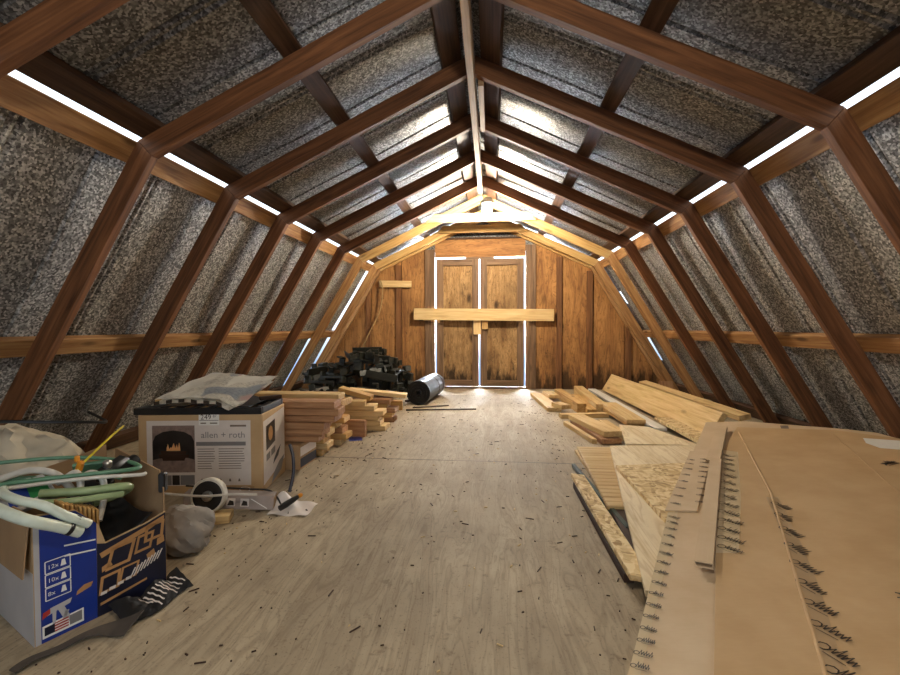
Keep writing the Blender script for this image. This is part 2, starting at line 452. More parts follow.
wb = MB()                                            # dark backing seen as the grooves between planks
for sgn, x0 in ((-1, -edges[-1]), (1, edgesR[0])):
    wb.prism([(sgn*x0, YW+.02, 0), (sgn*2.42, YW+.02, 0), (sgn*2.42, YW+.02, .02), (sgn*KO.x, YW+.02, KO.y+.02), (sgn*x0, YW+.02, ztop(x0)+.02)], (0, .01, 0))
wb.build('wall_back_backing', M['purlin'])['kind'] = 'structure'
DL, DM, DR = wx(-.595), wx(-.044), wx(.514)
DT = wz(1.655)
for i, (x, w, m) in enumerate(((wx(-1.075), .075, 'stud'), (DL-.012-.065, .13, 'doorframe'), (DR+.012+.065, .13, 'doorframe'), (wx(.935), .07, 'stud'), (wx(1.30), .075, 'stud'), (wx(-1.47), .06, 'stud'), (wx(1.76), .07, 'stud'))):
    zt = min(ztop(x)-.13, 1.93)
    o = board(f'trim_{i+10}', (x, YW-.012, 0), (x, YW-.012, zt), w, .022, M[m], up=(0, 1, 0)); o['kind'] = 'structure'
hd = MB().prism([(DL-.01, YW-.004, DT+.014), (DR+.01, YW-.004, DT+.014), (DR+.01, YW-.004, wz(1.89)), (DL-.01, YW-.004, wz(1.89))], (0, .02, 0)).build('trim_20', M['headerply']); hd['kind'] = 'structure'
board('trim_21', (DL-.06, YW-.02, wz(1.90)), (DR+.06, YW-.02, wz(1.90)), .018, .03, M['purlin'], up=(0, 1, 0))['kind'] = 'structure'
x0, x1 = edges[-1], edgesR[0]
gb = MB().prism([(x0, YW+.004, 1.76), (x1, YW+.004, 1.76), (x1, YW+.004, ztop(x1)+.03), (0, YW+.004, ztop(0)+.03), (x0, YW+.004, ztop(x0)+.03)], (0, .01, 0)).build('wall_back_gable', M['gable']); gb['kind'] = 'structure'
# double door, one leaf left and one right of the bright slit
def leaf(idx, x0, x1):
    D = thing(f'door_{idx}', None, None, ((x0+x1)/2, YW, 0)); D['kind'] = 'structure'
    h0, h1 = .026, DT-.012; w = x1-x0; sw = .085
    for sx in (-1, 1):
        board('door_stile', (sx*(w/2-sw/2), 0, h0), (sx*(w/2-sw/2), 0, h1), sw, .03, M['doorframe'], up=(0, 1, 0), parent=D)
    for z in (h0+.04, h1-.04):
        board('door_rail', (-w/2+sw, .001, z), (w/2-sw, .001, z), .08, .028, M['doorframe'], up=(0, 1, 0), parent=D)
    MB().box((0, .022, (h0+h1)/2), (w-.01, .012, h1-h0-.01)).build('door_panel', M['doorply'], D)
    return D
leaf(1, DL+.010, DM-.011); leaf(2, DM+.011, DR-.009)
MB().box(((DL+DR)/2, YW+.01, .012), (DR-DL+.1, .08, .02), bev=.003).build('trim_22', M['doorframe'])['kind'] = 'structure'
MB().box((wx(-.04), YW, DT+.001), (.36, .025, .026)).build('trim_23', M['doorframe'])['kind'] = 'structure'
# near end wall behind the camera, unseen; its open hatch is sized for the light let in
fw_ = MB()
for sgn in (-1, 1):
    fw_.prism([(sgn*.95, YA, 0), (sgn*2.42, YA, 0), (sgn*KO.x, YA, KO.y+.05), (sgn*.95, YA, ztop(.95)+.05)], (0, .02, 0))
fw_.prism([(-.95, YA, 1.75), (.95, YA, 1.75), (.95, YA, ztop(.95)+.05), (0, YA, ztop(0)+.05), (-.95, YA, ztop(.95)+.05)], (0, .02, 0))
fw_.build('wall_front', M['wallply'])['kind'] = 'structure'

# ------------------------------------------------------------------ light
wd = bpy.data.worlds.new('sky'); S.world = wd; wd.use_nodes = True
bg = wd.node_tree.nodes['Background']; bg.inputs[1].default_value = 1.9
_n = wd.node_tree.nodes; _l = wd.node_tree.links
_tc = _n.new('ShaderNodeTexCoord'); _sx = _n.new('ShaderNodeSeparateXYZ'); _rp = _n.new('ShaderNodeValToRGB')
_mr = _n.new('ShaderNodeMath'); _mr.operation = 'MULTIPLY_ADD'; _mr.inputs[1].default_value = .5; _mr.inputs[2].default_value = .5
_rp.color_ramp.elements[0].position = .46; _rp.color_ramp.elements[0].color = (.16, .23, .36, 1)
_rp.color_ramp.elements[1].position = .53; _rp.color_ramp.elements[1].color = (.78, .89, 1.0, 1)
_l.new(_tc.outputs['Generated'], _sx.inputs[0]); _l.new(_sx.outputs['Z'], _mr.inputs[0]); _l.new(_mr.outputs[0], _rp.inputs[0]); _l.new(_rp.outputs[0], bg.inputs[0])
S.view_settings.view_transform = 'Standard'; S.view_settings.look = 'None'
S.view_settings.exposure = 0.5; S.view_settings.gamma = 1.0; S.view_settings.use_curve_mapping = False
t = NT('lit_bulb'); t.p.inputs['Emission Color'].default_value = (1, .87, .68, 1); t.p.inputs['Emission Strength'].default_value = 1800; M['bulb'] = t.done((1, 1, 1, 1), .4)
LB = thing('bare_bulb_lamp', 'lit bare bulb in a white holder by the ridge board', 'lamp', (.07, 4.27, 1.93))
MB().lathe([(0, -.044), (.02, -.040), (.034, -.024), (.039, -.002), (.033, .018), (.018, .04), (.014, .05), (0, .05)]).build('bulb', M['bulb'], LB, True)
MB().lathe([(0, .125), (.03, .125), (.056, .10), (.060, .062), (.052, .058), (.022, .062), (.02, .05), (.0145, .05), (.0145, .06), (0, .06)]).build('lamp_holder', M['white_plastic'], LB, True)

ld = bpy.data.lights.new('daylight_outside_doors', 'AREA'); ld.shape = 'RECTANGLE'; ld.size = 1.8; ld.size_y = 1.7; ld.energy = 2000; ld.color = (.8, .89, 1)
lo = bpy.data.objects.new('daylight_outside_doors', ld); C.objects.link(lo); lo.location = (-.03, 6.15, 1.0); lo.rotation_euler = (R(-90), 0, 0)

l2 = bpy.data.lights.new('foreground_fill', 'POINT'); l2.energy = 27; l2.color = (1, .87, .70); l2.shadow_soft_size = .04  # unseen point light without a fixture, added to lift the foreground
o2 = bpy.data.objects.new('foreground_fill', l2); C.objects.link(o2); o2.location = (.12, .30, 1.93)

# ------------------------------------------------------------------ more materials
M['osb'] = osb('oriented_strand_board', ['#a3845a', '#c8aa78', '#dac08f', '#e8d3a4'])
M['ply_pale'] = plywood('pale_plywood', '#e8d8b6', '#dcc79f', '#bb9e74', 1.0, .12, '#7b5f3d', 'Y')
M['ply_rib'] = wood('beaded_panel', '#dcbf8c', '#cfae78', '#b08d58', .1, gs=.6)
M['card'] = cardboard('brown_cardboard', '#c4a57c', '#b6966c')
M['card_lt'] = cardboard('pale_cardboard', '#cdb696', '#c0a684')
M['card_dk'] = cardboard('dull_cardboard', '#a98a66', '#97795a')
M['sleeve_shade'] = plain('painted_sleeve_shade', '#241a11', .9)  # near-black colour that paints the shade inside the cardboard sleeves
M['tape'] = plain('brown_packing_tape', '#ad916d', .3, var=.06, scale=12)
M['tape_clear'] = plain('clear_packing_tape', '#c9b48f', .3, var=.04, scale=12)
M['ink'] = plain('black_ink', '#33291f', .5)
M['ink_lt'] = plain('grey_ink', '#77685a', .6)
M['black'] = plain('black_plastic', '#17181a', .42)
M['plank'] = wood('pale_tan_plank', '#dcc392', '#ccae79', '#aa8854', .7, vary=.08)
M['bracket'] = plain('black_coated_metal', '#25271f', .5, .1, var=.25, scale=14)
M['roll'] = plain('grey_roll_sheet', '#5d6672', .5, var=.2, scale=8)
M['white_board'] = wood('white_painted_board', '#ece9e2', '#e2ded5', '#cfc9bd', .08)
M['green'] = plain('dark_green_paint', '#2b4038', .45)
M['dark_brown'] = wood('dark_brown_strip', '#4a3326', '#3a271c', '#271a12', .2)
M['label_white'] = plain('printed_label_paper', '#d9cfc6', .45, var=.03)
M['label_grey'] = plain('label_grey', '#7e7a78', .5, var=.03)
M['label_grey2'] = plain('dark_grey_webbing', '#4b433b', .7)
M['sticker'] = plain('white_sticker', '#e8e6df', .4, var=.02)
M['blue'] = plain('blue_print', '#183488', .35, var=.06)
M['navy'] = plain('navy_print', '#171b30', .4, var=.2, scale=9)
M['tan_print'] = plain('tan_print', '#b98a58', .45, var=.12, scale=14)
M['red'] = plain('red_print', '#b0382f', .4); M['yellow'] = plain('yellow_plastic', '#d8c22a', .35); M['orange'] = plain('orange_plastic', '#d88a1e', .4)
M['green_print'] = plain('green_print', '#2f8a4a', .4)
M['white_card'] = plain('white_printed_card', '#b9b6b5', .45, var=.08, scale=6)
M['hose_pale'] = plain('pale_green_hose', '#d3dccb', .35, var=.1, scale=20)
M['hose_white'] = plain('white_hose', '#cfcabf', .35, var=.08)
M['hose_green'] = plain('green_hose', '#5f8a6c', .35, var=.12)
M['hose_olive'] = plain('olive_hose', '#98ab7c', .35, var=.12)
M['sack'] = plain('off_white_sack', '#c8bda6', .7, var=.15, scale=7)
M['grey_sack'] = plain('dusty_grey_sack', '#8a8176', .75, var=.2, scale=9)
M['steel'] = plain('brushed_steel', '#b9b9b6', .3, .9)
M['rubber_white'] = plain('dirty_white_tread', '#cdc9bd', .5, var=.1)
M['grey_carton'] = plain('grey_printed_carton', '#9d8f86', .5, var=.06)
M['brick_print'] = plain('fireplace_surround_print', '#8f7a70', .45, var=.2, scale=40)
M['soot_print'] = plain('firebox_print', '#2b2523', .4, var=.3, scale=20)
M['flame'] = plain('flame_print', '#f0b57a', .4, var=.05)
M['rope'] = plain('pale_rope', '#a98a58', .8)
def newsprint():
    t = NT('newsprint'); v = t.coords((1, 1, 1), rnd=False)
    f = t.noise(t.coords((60, 340, 60), False), 1, 2)
    col = t.ramp(f, [(.45, lin('#ece7da')), (.62, lin('#c2bcb0'))])
    n = t.noise(v, 9, 2); col = t.mix(t.ramp(n, [(.45, (0, 0, 0, 1)), (.5, (1, 1, 1, 1))]), lin('#f0ece0'), col)
    vo = t.n('ShaderNodeTexVoronoi', i_Scale=26.0); t.l(v, vo.inputs['Vector'])
    pick = t.noise(v, 7, 1); k = t.ramp(pick, [(.58, (0, 0, 0, 1)), (.61, (1, 1, 1, 1))])
    pc = t.mix(.55, lin('#d8d0c4'), vo.outputs['Color'])
    col = t.mix(t.math('MULTIPLY', k, .55), col, t.ramp(n, [(.42, lin('#b0584c')), (.5, lin('#8d8a86')), (.58, lin('#5c7898'))]))
    t.done(col, .8)
    tr = t.n('ShaderNodeBsdfTranslucent'); t.l(col, tr.inputs[0]); mx = t.n('ShaderNodeMixShader', i_0=.38)
    t.l(t.p.outputs[0], mx.inputs[1]); t.l(tr.outputs[0], mx.inputs[2]); t.l(mx.outputs[0], t.t.nodes['Material Output'].inputs[0])
    return t.m
M['news'] = newsprint()

def font(name, s, size, Mx, mat, parent, align='LEFT', sx=1.0):
    cu = bpy.data.curves.new(name, 'FONT'); cu.body = s; cu.size = size; cu.align_x = align; cu.resolution_u = 2
    o = bpy.data.objects.new(name, cu)
    me = bpy.data.meshes.new_from_object(o); me.name = name; bpy.data.objects.remove(o)
    if sx != 1:
        for v in me.vertices: v.co.x *= sx
    me.materials.append(mat)
    q = bpy.data.objects.new(name, me); C.objects.link(q); q.parent = parent; q.matrix_basis = Mx
    return q
def ribbon(mb, pts, w, z=0):
    """flat pen stroke in the local xy plane"""
    for a, b in zip(pts, pts[1:]):
        a, b = V((a[0], a[1], 0)), V((b[0], b[1], 0)); d = (b-a)
        if d.length < 1e-6: continue
        n = V((-d.y, d.x, 0)).normalized()*w/2; e = d.normalized()*w*.3
        mb.poly([(*(a-n-e).xy, z), (*(b-n+e).xy, z), (*(b+n+e).xy, z), (*(a+n-e).xy, z)])
def scrawl(mb, x, y, L, ang, rnd, w, z=0):
    """an illegible printed word: slanted script strokes"""
    c, s = math.cos(ang), math.sin(ang)
    def T(u, v): return (x+u*c-v*s, y+u*s+v*c)
    h = L*.42; u = 0
    ribbon(mb, [T(-.02*L+.5*h*math.cos(t*.9), .5*h*math.sin(t*.9)) for t in range(8)], w*1.3, z)
    u = L*.18
    while u < L:
        st = rnd.uniform(.10, .17)*L; hh = h*rnd.uniform(.5, 1.3)
        ribbon(mb, [T(u, -h*.2), T(u+st*.5, hh), T(u+st, -h*.2), T(u+st*1.3, h*.4)], w, z); u += st*1.25
    ribbon(mb, [T(.2*L, -h*.7), T(.95*L, -h*.6)], w*.8, z)

ORDN = ['topmost', 'second from the top', 'third from the top', 'fourth from the top', 'fifth from the top', 'sixth from the top', 'seventh from the top', 'eighth from the top', 'ninth from the top', 'tenth from the top']

# ------------------------------------------------------------------ end wall fittings, ties, ropes
cb = board('door_crossbar', (wx(-.865), YW-.075, wz(.955)), (wx(.862), YW-.075, wz(.935)), .150, .038, M['new_pine'], 'wide pale board barring the double doors', 'crossbar', up=(0, 1, 0))
board('wood_cleat', (wx(-.075), YW-.036, wz(.70)), (wx(-.075), YW-.036, wz(.98)), .09, .036, M['new_pine'], 'pale upright cleat behind the door crossbar at the centre slit', 'cleat', up=(0, 1, 0))
board('wood_block', (wx(.025), YW-.034, wz(.765)), (wx(.025), YW-.034, wz(.865)), .075, .036, M['tan_pine'], 'small orange-brown block under the door crossbar beside the pale cleat', 'block', up=(0, 1, 0))
for x in (-.78, .78):
    board('crossbar_bracket', (wx(x), YW-.028, wz(.87)), (wx(x), YW-.028, wz(1.0)), .05, .05, M['purlin'], f'dark spacer block holding the {"left" if x < 0 else "right"} end of the door crossbar', 'block', up=(0, 1, 0))
board('wall_board', (wx(-1.32), YW-.036, wz(1.345)), (wx(-.905), YW-.036, wz(1.335)), .085, .022, M['new_pine'], 'short pale board nailed across the left planks of the back wall', 'board', up=(0, 1, 0))
zt = 1.965
def tie(Y, z, half, mat, label):
    p = [(-half, 0, -.045), (half, 0, -.045), (half-.085, 0, .045), (-half+.085, 0, .045)]
    o = MB().prism(p, (0, .032, 0)).build('collar_tie', mat, M=Matrix.Translation((-.015, Y, z)))
    return tag(o, label, 'collar tie')
tie(Y0+5*SP-.034, 1.985, .60, M['new_pine'], 'nearer pale collar tie across the roof just below the bulb')
tie(Y0+6*SP-.034, 2.0, .56, M['tan_pine'], 'farther tan collar tie above the double doors')
board('ridge_nailer', (.05, Y0+SP+.045, ZR+.0), (.05, Y0+2*SP-.007, ZR+.0), .1, .03, M['ridge'], 'short pale nailer fixed along the right side of the ridge board', 'nailer', up=(1, 0, 0))
rp = spline([(-1.33, YW-.075, 1.40), (-1.30, YW-.08, 1.28), (-1.34, YW-.075, 1.0), (-1.48, YW-.08, .72), (-1.60, YW-.09, .45), (-1.68, YW-.10, .2)], 6)
tag(MB().tube(rp, .009, 6).build('rope', M['rope'], smooth=True), 'tan rope hanging on the back wall above the black brackets', 'rope')

# ------------------------------------------------------------------ fireplace carton
a = R(7); fr = V((-.983, 1.965, 0)); ux = V((math.cos(a), math.sin(a), 0)); uy = V((-math.sin(a), math.cos(a), 0))
CW, CD, CH = .585, .30, .378
ctr = fr-ux*CW/2+uy*CD/2
B = thing('fireplace_carton', 'brown carton with a fireplace picture on its front, beside the lumber stacks', 'box', ctr, a)
mb = MB().box((0, 0, CH/2), (CW, CD, CH), bev=.004); mb.build('carton_body', M['card'], B)
def fpos(u, v, d=.0006): return (-CW/2+u*CW, -CD/2-d, v*CH)
def fquad(nm, u0, v0, u1, v1, mat, d=.0006, par=None):
    return MB().poly([fpos(u0, v0, d), fpos(u1, v0, d), fpos(u1, v1, d), fpos(u0, v1, d)]).build(nm, mat, par or B)
fquad('front_label', .07, .10, .905, .925, M['label_white'])
FL = fquad('fireplace_picture', .115, .27, .455, .865, M['brick_print'], .0012)
arch = [(.118, .36), (.452, .36), (.452, .66), (.43, .735), (.37, .785), (.285, .805), (.20, .785), (.14, .735), (.118, .66)]
MB().poly([fpos(u, v, .0018) for u, v in arch]).build('firebox', M['soot_print'], FL)
MB().poly([fpos(u, v, .0020) for u, v in ((.118, .36), (.452, .36), (.452, .43), (.40, .455), (.17, .45), (.118, .43))]).build('hearth_print', M['brick_print'], FL)
fm = MB()
for u, w, h in ((.24, .012, .09), (.262, .016, .05), (.285, .018, .10), (.31, .014, .085), (.33, .01, .11)):
    fm.poly([fpos(u-w, .545, .0024), fpos(u+w, .545, .0024), fpos(u+w*.7, .545+h*.5, .0024), fpos(u+w*.1, .545+h, .0024), fpos(u-w*.8, .545+h*.4, .0024)])
fm.build('flames', M['flame'], FL)
lg = MB()
for k, (u0, u1, v) in enumerate(((.19, .38, .52), (.175, .40, .475), (.2, .37, .44))): lg.poly([fpos(u0, v-.02, .0022), fpos(u1, v-.02, .0022), fpos(u1+.01, v+.02, .0022), fpos(u0-.01, v+.025, .0022)])
lg.build('log_picture', M['dark_brown'], FL)
fquad('label_strip', .465, .605, .865, .655, M['label_grey'], .0012)
fquad('label_square', .27, .11, .33, .235, M['soot_print'], .0012); fquad('label_square', .335, .11, .45, .235, M['label_grey'], .0012); fquad('label_square', .115, .11, .265, .235, M['label_grey'], .0012)
MF = lambda u, v: Matrix.Translation(fpos(u, v, .0014)) @ Matrix.Rotation(R(90), 4, 'X')
font('label_lettering', 'allen + roth', .043, MF(.505, .705), M['label_grey'], B, sx=1.02)
ln = MB(); rnd = random.Random(4)
for (u0, u1, vt, n) in ((.475, .62, .56, 9), (.645, .86, .56, 9)):
    for k in range(n):
        v = vt-k*.031; ue = u1-rnd.uniform(0, .04)
        ln.poly([fpos(u0, v, .0013), fpos(ue, v, .0013), fpos(ue, v+.009, .0013), fpos(u0, v+.009, .0013)])
for k in range(5):
    u = .50+k*.075
    ln.poly([fpos(u, .15, .0013), fpos(u+.02, .15, .0013), fpos(u+.014, .185, .0013), fpos(u+.005, .185, .0013)])
ln.build('label_small_print', M['ink_lt'], B)
fquad('model_line', .74, .845, .87, .868, M['ink_lt'], .0013)
fquad('carton_band', .46, .01, .93, .085, M['card_dk'], .0008)
ov = MB(); ov.tube([fpos(.855+.045*math.cos(k*math.pi/8), .05+.028*math.sin(k*math.pi/8), .0016) for k in range(16)], .0012, 4, True); ov.build('oval_mark', M['label_white'], B)
fquad('price_sticker', .49, .865, .655, 1.0, M['sticker'], .002)
font('price_digits', '249', .034, Matrix.Translation(fpos(.505, .94, .0028)) @ Matrix.Rotation(R(90), 4, 'X'), M['ink'], B)
font('price_digits', '87', .017, Matrix.Translation(fpos(.605, .965, .0028)) @ Matrix.Rotation(R(90), 4, 'X'), M['ink'], B)
fquad('price_rule', .495, .925, .65, .931, M['ink'], .0028); fquad('price_rule', .505, .885, .55, .9, M['ink_lt'], .0028); fquad('price_rule', .58, .885, .64, .9, M['ink_lt'], .0028)
def spos(u, v, d=.0006): return (CW/2+d, -CD/2+u*CD, v*CH)
def squad(nm, pts, mat, d): return MB().poly([spos(u, v, d) for u, v in pts]).build(nm, mat, B)
squad('side_label', [(.03, .08), (.97, .22), (.97, .96), (.03, .90)], M['label_white'], .0007)
sp_ = squad('side_picture', [(.14, .50), (.52, .56), (.52, .86), (.14, .82)], M['soot_print'], .0013)
MB().poly([spos(.26+.1*math.cos(k*.785)+.06, .70+.1*math.sin(k*.785), .0019) for k in range(8)]).build('side_flame', M['tan_print'], sp_)
squad('side_square', [(.14, .36), (.3, .38), (.3, .47), (.14, .45)], M['label_grey'], .0013); squad('side_square', [(.34, .385), (.52, .41), (.52, .5), (.34, .475)], M['label_grey'], .0013)
squad('side_tear', [(.42, .26), (.66, .33), (.78, .46), (.60, .40), (.46, .32)], M['soot_print'], .0014)
squad('side_scuff', [(.35, .02), (.8, .1), (.95, .28), (.7, .24), (.45, .14)], M['label_grey'], .0015)
# things on the carton
T = lambda x, y, z=0: ctr+ux*x+uy*y+V((0, 0, z))
TR = thing('black_grate', 'flat black grate lying on the fireplace carton under newspaper', 'grate', T(-.01, -.01, CH), a)
mb = MB()
for y in (-.135, .135): mb.box((0, y, .016), (.60, .018, .032), bev=.003)
for x in (-.291, .291): mb.box((x, 0, .016), (.018, .25, .032), bev=.003)
mb.build('grate_frame', M['black'], TR)
for k in range(7): MB().box((-.24+k*.08, 0, .012), (.012, .255, .012)).build('grate_bar', M['black'], TR)
BG = MB().grid(lambda u, v: T(-.20+.42*u, -.125+.25*v, CH+.033+.030*math.sin(math.pi*min(1, u*1.02))*(.35+.65*v)+.006*math.sin(u*19+v*7)*math.sin(math.pi*u)), 24, 12, .004).build('black_bag', M['black'], smooth=True)
tag(BG, 'crumpled black plastic bag between the black grate and the newspaper', 'bag')
def news(u, v, k=0):
    A_, B_, C_, D_ = T(-.215, -.150, .437), T(.165, -.165, .432), T(-.075, .10, .545), T(.275, .10, .515)
    p = A_*(1-u)*(1-v)+B_*u*(1-v)+C_*(1-u)*v+D_*u*v
    p.z += .004*math.sin(u*9+v*4+k)+.003*math.sin(v*13-u*5)+.022*max(0, 1-abs(u-.45)*2.4)*(1-v)+.003*abs(math.sin(u*17+v*3))+.010*k
    if u > .82: p.z -= (u-.82)*.16*(1-v)
    p += ux*(.008*math.sin(v*7))
    return p
N = thing('newspaper', 'creased newspaper thrown on top of the fireplace carton', 'newspaper', T(0, 0, .45), 0)
inv = Matrix.Translation(-T(0, 0, .45))
MB().grid(lambda u, v: inv @ news(u, v, 1), 28, 16, .0008).build('front_sheet', M['news'], N, True)
MB().grid(lambda u, v: inv @ (news(u*.97-.0, v*.98-.03, .3)+V((0, -.006, -.012))), 24, 14, .0008).build('inner_sheet', M['news'], N, True)
mb = MB()
for k in range(6):
    p0 = inv @ (news(.04+.155*k, -.02, -.2)+V((0, -.012, -.008))); p1 = inv @ (news(.11+.155*k, -.02, -.2)+V((0, -.012, -.008)))
    mb.prism([p0, p1, p1+V((0, 0, .016)), p0+V((0, 0, .016))], (0, .002, 0))
mb.build('dark_fold_print', M['ink'], N)
board('wood_lath', T(-.29, -.02, CH+.043), T(-.17, .02, CH+.043), .03, .02, M['tan_pine'], 'pale lath end poking out left of the newspaper on the carton', 'lath')
board('wood_lath', T(.2, .05, CH+.043), T(.285, .12, CH+.043), .03, .018, M['dark_brown'], 'dark lath at the back right corner of the fireplace carton top', 'lath')

# ------------------------------------------------------------------ lumber stacks on the left
def stack(name, yc, w, n, xs, tones, rel, z0=0.0, L0=(.55, .85)):
    rnd = random.Random(name); z = z0
    for i in range(n):
        L = rnd.uniform(*L0); yy = yc+rnd.uniform(-.014, .014); t = tones[i % len(tones)]; th = .0375
        board('lumber_offcut', (xs[i]-L, yy+rnd.uniform(-.02, .02), z+th/2), (xs[i], yy, z+th/2), w*rnd.choice((1, 1, .85)), th, M[t],
              f'{"brownish" if "pink" in t else "pale"} offcut, {ORDN[n-1-i]} in the {rel}', 'lumber', group='lumber offcuts stacked on the left', bev=.003)
        z += th+rnd.choice((.0004, .0004, .002))
stack('s1', 2.385, .12, 6, [-.86, -.83, -.82, -.765, -.740, -.76], ['pink_pine'], 'stack touching the fireplace carton', .1455, (.75, .95))
stack('s2', 2.62, .13, 10, [-.93, -.90, -.92, -.90, -.93, -.89, -.87, -.84, -.80, -.82], ['tan_pine', 'new_pine'], 'second stack behind the fireplace carton')
stack('s3', 2.86, .12, 9, [-.90, -.86, -.89, -.93, -.87, -.91, -.93, -.86, -.95], ['new_pine', 'tan_pine', 'pink_pine'], 'third stack behind the fireplace carton')
stack('s4', 3.30, .14, 5, [-.70, -.74, -.76, -.72, -.79], ['new_pine'], 'fourth stack, before the black brackets', 0, (.28, .36))
stack('s5', 3.60, .14, 5, [-.70, -.72, -.69, -.76, -.74], ['pink_pine', 'tan_pine'], 'fifth stack, closest to the black brackets', 0, (.3, .42))
board('lumber_offcut', (-1.05, 3.09, .06), (-.80, 3.05, .06), .12, .037, M['pink_pine'], 'brownish offcut standing on edge between third and fourth stack', 'lumber', up=(0, 1, 0))
SC = thing('small_carton', 'small dark printed carton on the floor under the first lumber stack', 'box', (-1.02, 2.40, 0), R(-2))
MB().box((0, 0, .07), (.15, .21, .14), bev=.003).build('carton_body', M['card_dk'], SC)
MB().poly([(.0757, -.1, .075), (.0757, .1, .075), (.0757, .1, .125), (.0757, -.1, .125)]).build('carton_label', M['label_white'], SC)
MB().poly([(.0757, -.1, .012), (.0757, .1, .012), (.0757, .1, .062), (.0757, -.1, .062)]).build('carton_picture', M['navy'], SC)
board('lumber_offcut', (-1.06, 3.22, .2115), (-.86, 3.26, .2115), .10, .037, M['new_pine'], 'pale offcut lying crossways on top of the fourth stack', 'lumber')
board('lumber_offcut', (-1.10, 3.36, .30), (-.84, 3.36, .232), .10, .037, M['tan_pine'], 'tilted wedge of pale lumber leaning on top of the fourth stack', 'lumber')
board('lumber_offcut', (-1.12, 3.62, .255), (-.62, 3.66, .205), .12, .03, M['new_pine'], 'long pale board sloping down over the fifth lumber stack', 'lumber')
board('wood_block', (-.935, 4.06, .045), (-.745, 4.08, .045), .07, .088, M['tan_pine'], 'loose wood block on the floor between lumber stacks and rolled sheet', 'block')
MB().box((-.855, 2.98, .001), (.09, .11, .0016), Matrix.Rotation(R(20), 3, 'Z')).build('blue_paper', M['blue']); tag(bpy.data.objects['blue_paper'], 'scrap of blue paper on the floor at the foot of the lumber stacks', 'paper')
# two dark rods
for nm, p0, p1, r, lb in (('r', (-.70, 4.03, .008), (-.04, 4.13, .008), .0075, 'long thin dark rod on the floor before the rolled sheet'), ('s', (-.66, 4.16, .008), (-.32, 4.30, .008), .0075, 'shorter thin dark rod touching the rolled sheet')):
    tag(MB().tube([p0, p1], r, 6).build('metal_rod', M['brass'], smooth=True), lb, 'rod')

# ------------------------------------------------------------------ rolled sheet by the doors
p0, p1 = V((-.635, 4.33, .125)), V((-.56, 5.05, .125))
Mx = Matrix.Translation(p0) @ (p1-p0).to_track_quat('Z', 'Y').to_matrix().to_4x4()
RL = thing('sheet_roll', 'grey rolled sheet with black end lying before the left door', 'roll', M=Matrix.Translation((p0.x, p0.y, 0)))
RM = Matrix.Translation((0, 0, .125)) @ (p1-p0).to_track_quat('Z', 'Y').to_matrix().to_4x4()
MB().lathe([(.124, 0), (.1245, .004), (.1245, .72), (.122, .725), (.1, .725), (.05, .72), (0, .72)], RM, 32).build('outer_wrap', M['roll'], RL, True)
spv = MB()
pr = []
for k in range(8): pr += [(.122-k*.0125, 0 if k % 2 == 0 else .012), (.114-k*.0125, 0 if k % 2 == 0 else .012)]
spv.lathe([(.124, .003)]+pr+[(.02, .01), (.02, .2), (0, .2)], RM, 32).build('rolled_end', M['black'], RL, True)
for z in (.42, .62): MB().lathe([(.1248, z), (.1265, z+.002), (.1265, z+.03), (.1248, z+.032)], RM, 32).build('strap', M['black'], RL, True)
board('wood_scrap', (-.80, 4.50, .012), (-.66, 4.62, .012), .03, .02, M['dark_brown'], 'dark splintered scrap between the black brackets and the rolled sheet', 'scrap')

# ------------------------------------------------------------------ heap of black brackets
def bracket_bm(kind):
    mb = MB()
    if kind == 0:        # U shaped hanger with side flanges
        mb.box((0, 0, 0), (.24, .085, .022), bev=.003); mb.box((-.109, 0, .050), (.022, .085, .08), bev=.003); mb.box((.109, 0, .050), (.022, .085, .08), bev=.003)
        mb.box((-.14, 0, .084), (.05, .085, .014), bev=.002); mb.box((.14, 0, .084), (.05, .085, .014), bev=.002)
    elif kind == 1:      # long L angle
        mb.box((0, 0, 0), (.36, .085, .02), bev=.003); mb.box((0, .036, .04), (.36, .014, .065), bev=.003); mb.box((-.15, 0, .022), (.045, .06, .03), bev=.004); mb.box((.1, 0, .022), (.045, .06, .03), bev=.004)
    else:                # flat strap with folded ends
        mb.box((0, 0, 0), (.30, .07, .026), bev=.004); mb.box((.14, 0, .036), (.024, .07, .055), bev=.003); mb.box((-.14, 0, -.03), (.024, .07, .05), bev=.003); mb.box((0, 0, .026), (.085, .085, .03), bev=.005)
    return mb
base = {}
LBK = ['black U-shaped bracket lying in the heap by the back wall', 'long black angle bracket lying in the heap by the back wall', 'flat black strap bracket lying in the heap by the back wall']
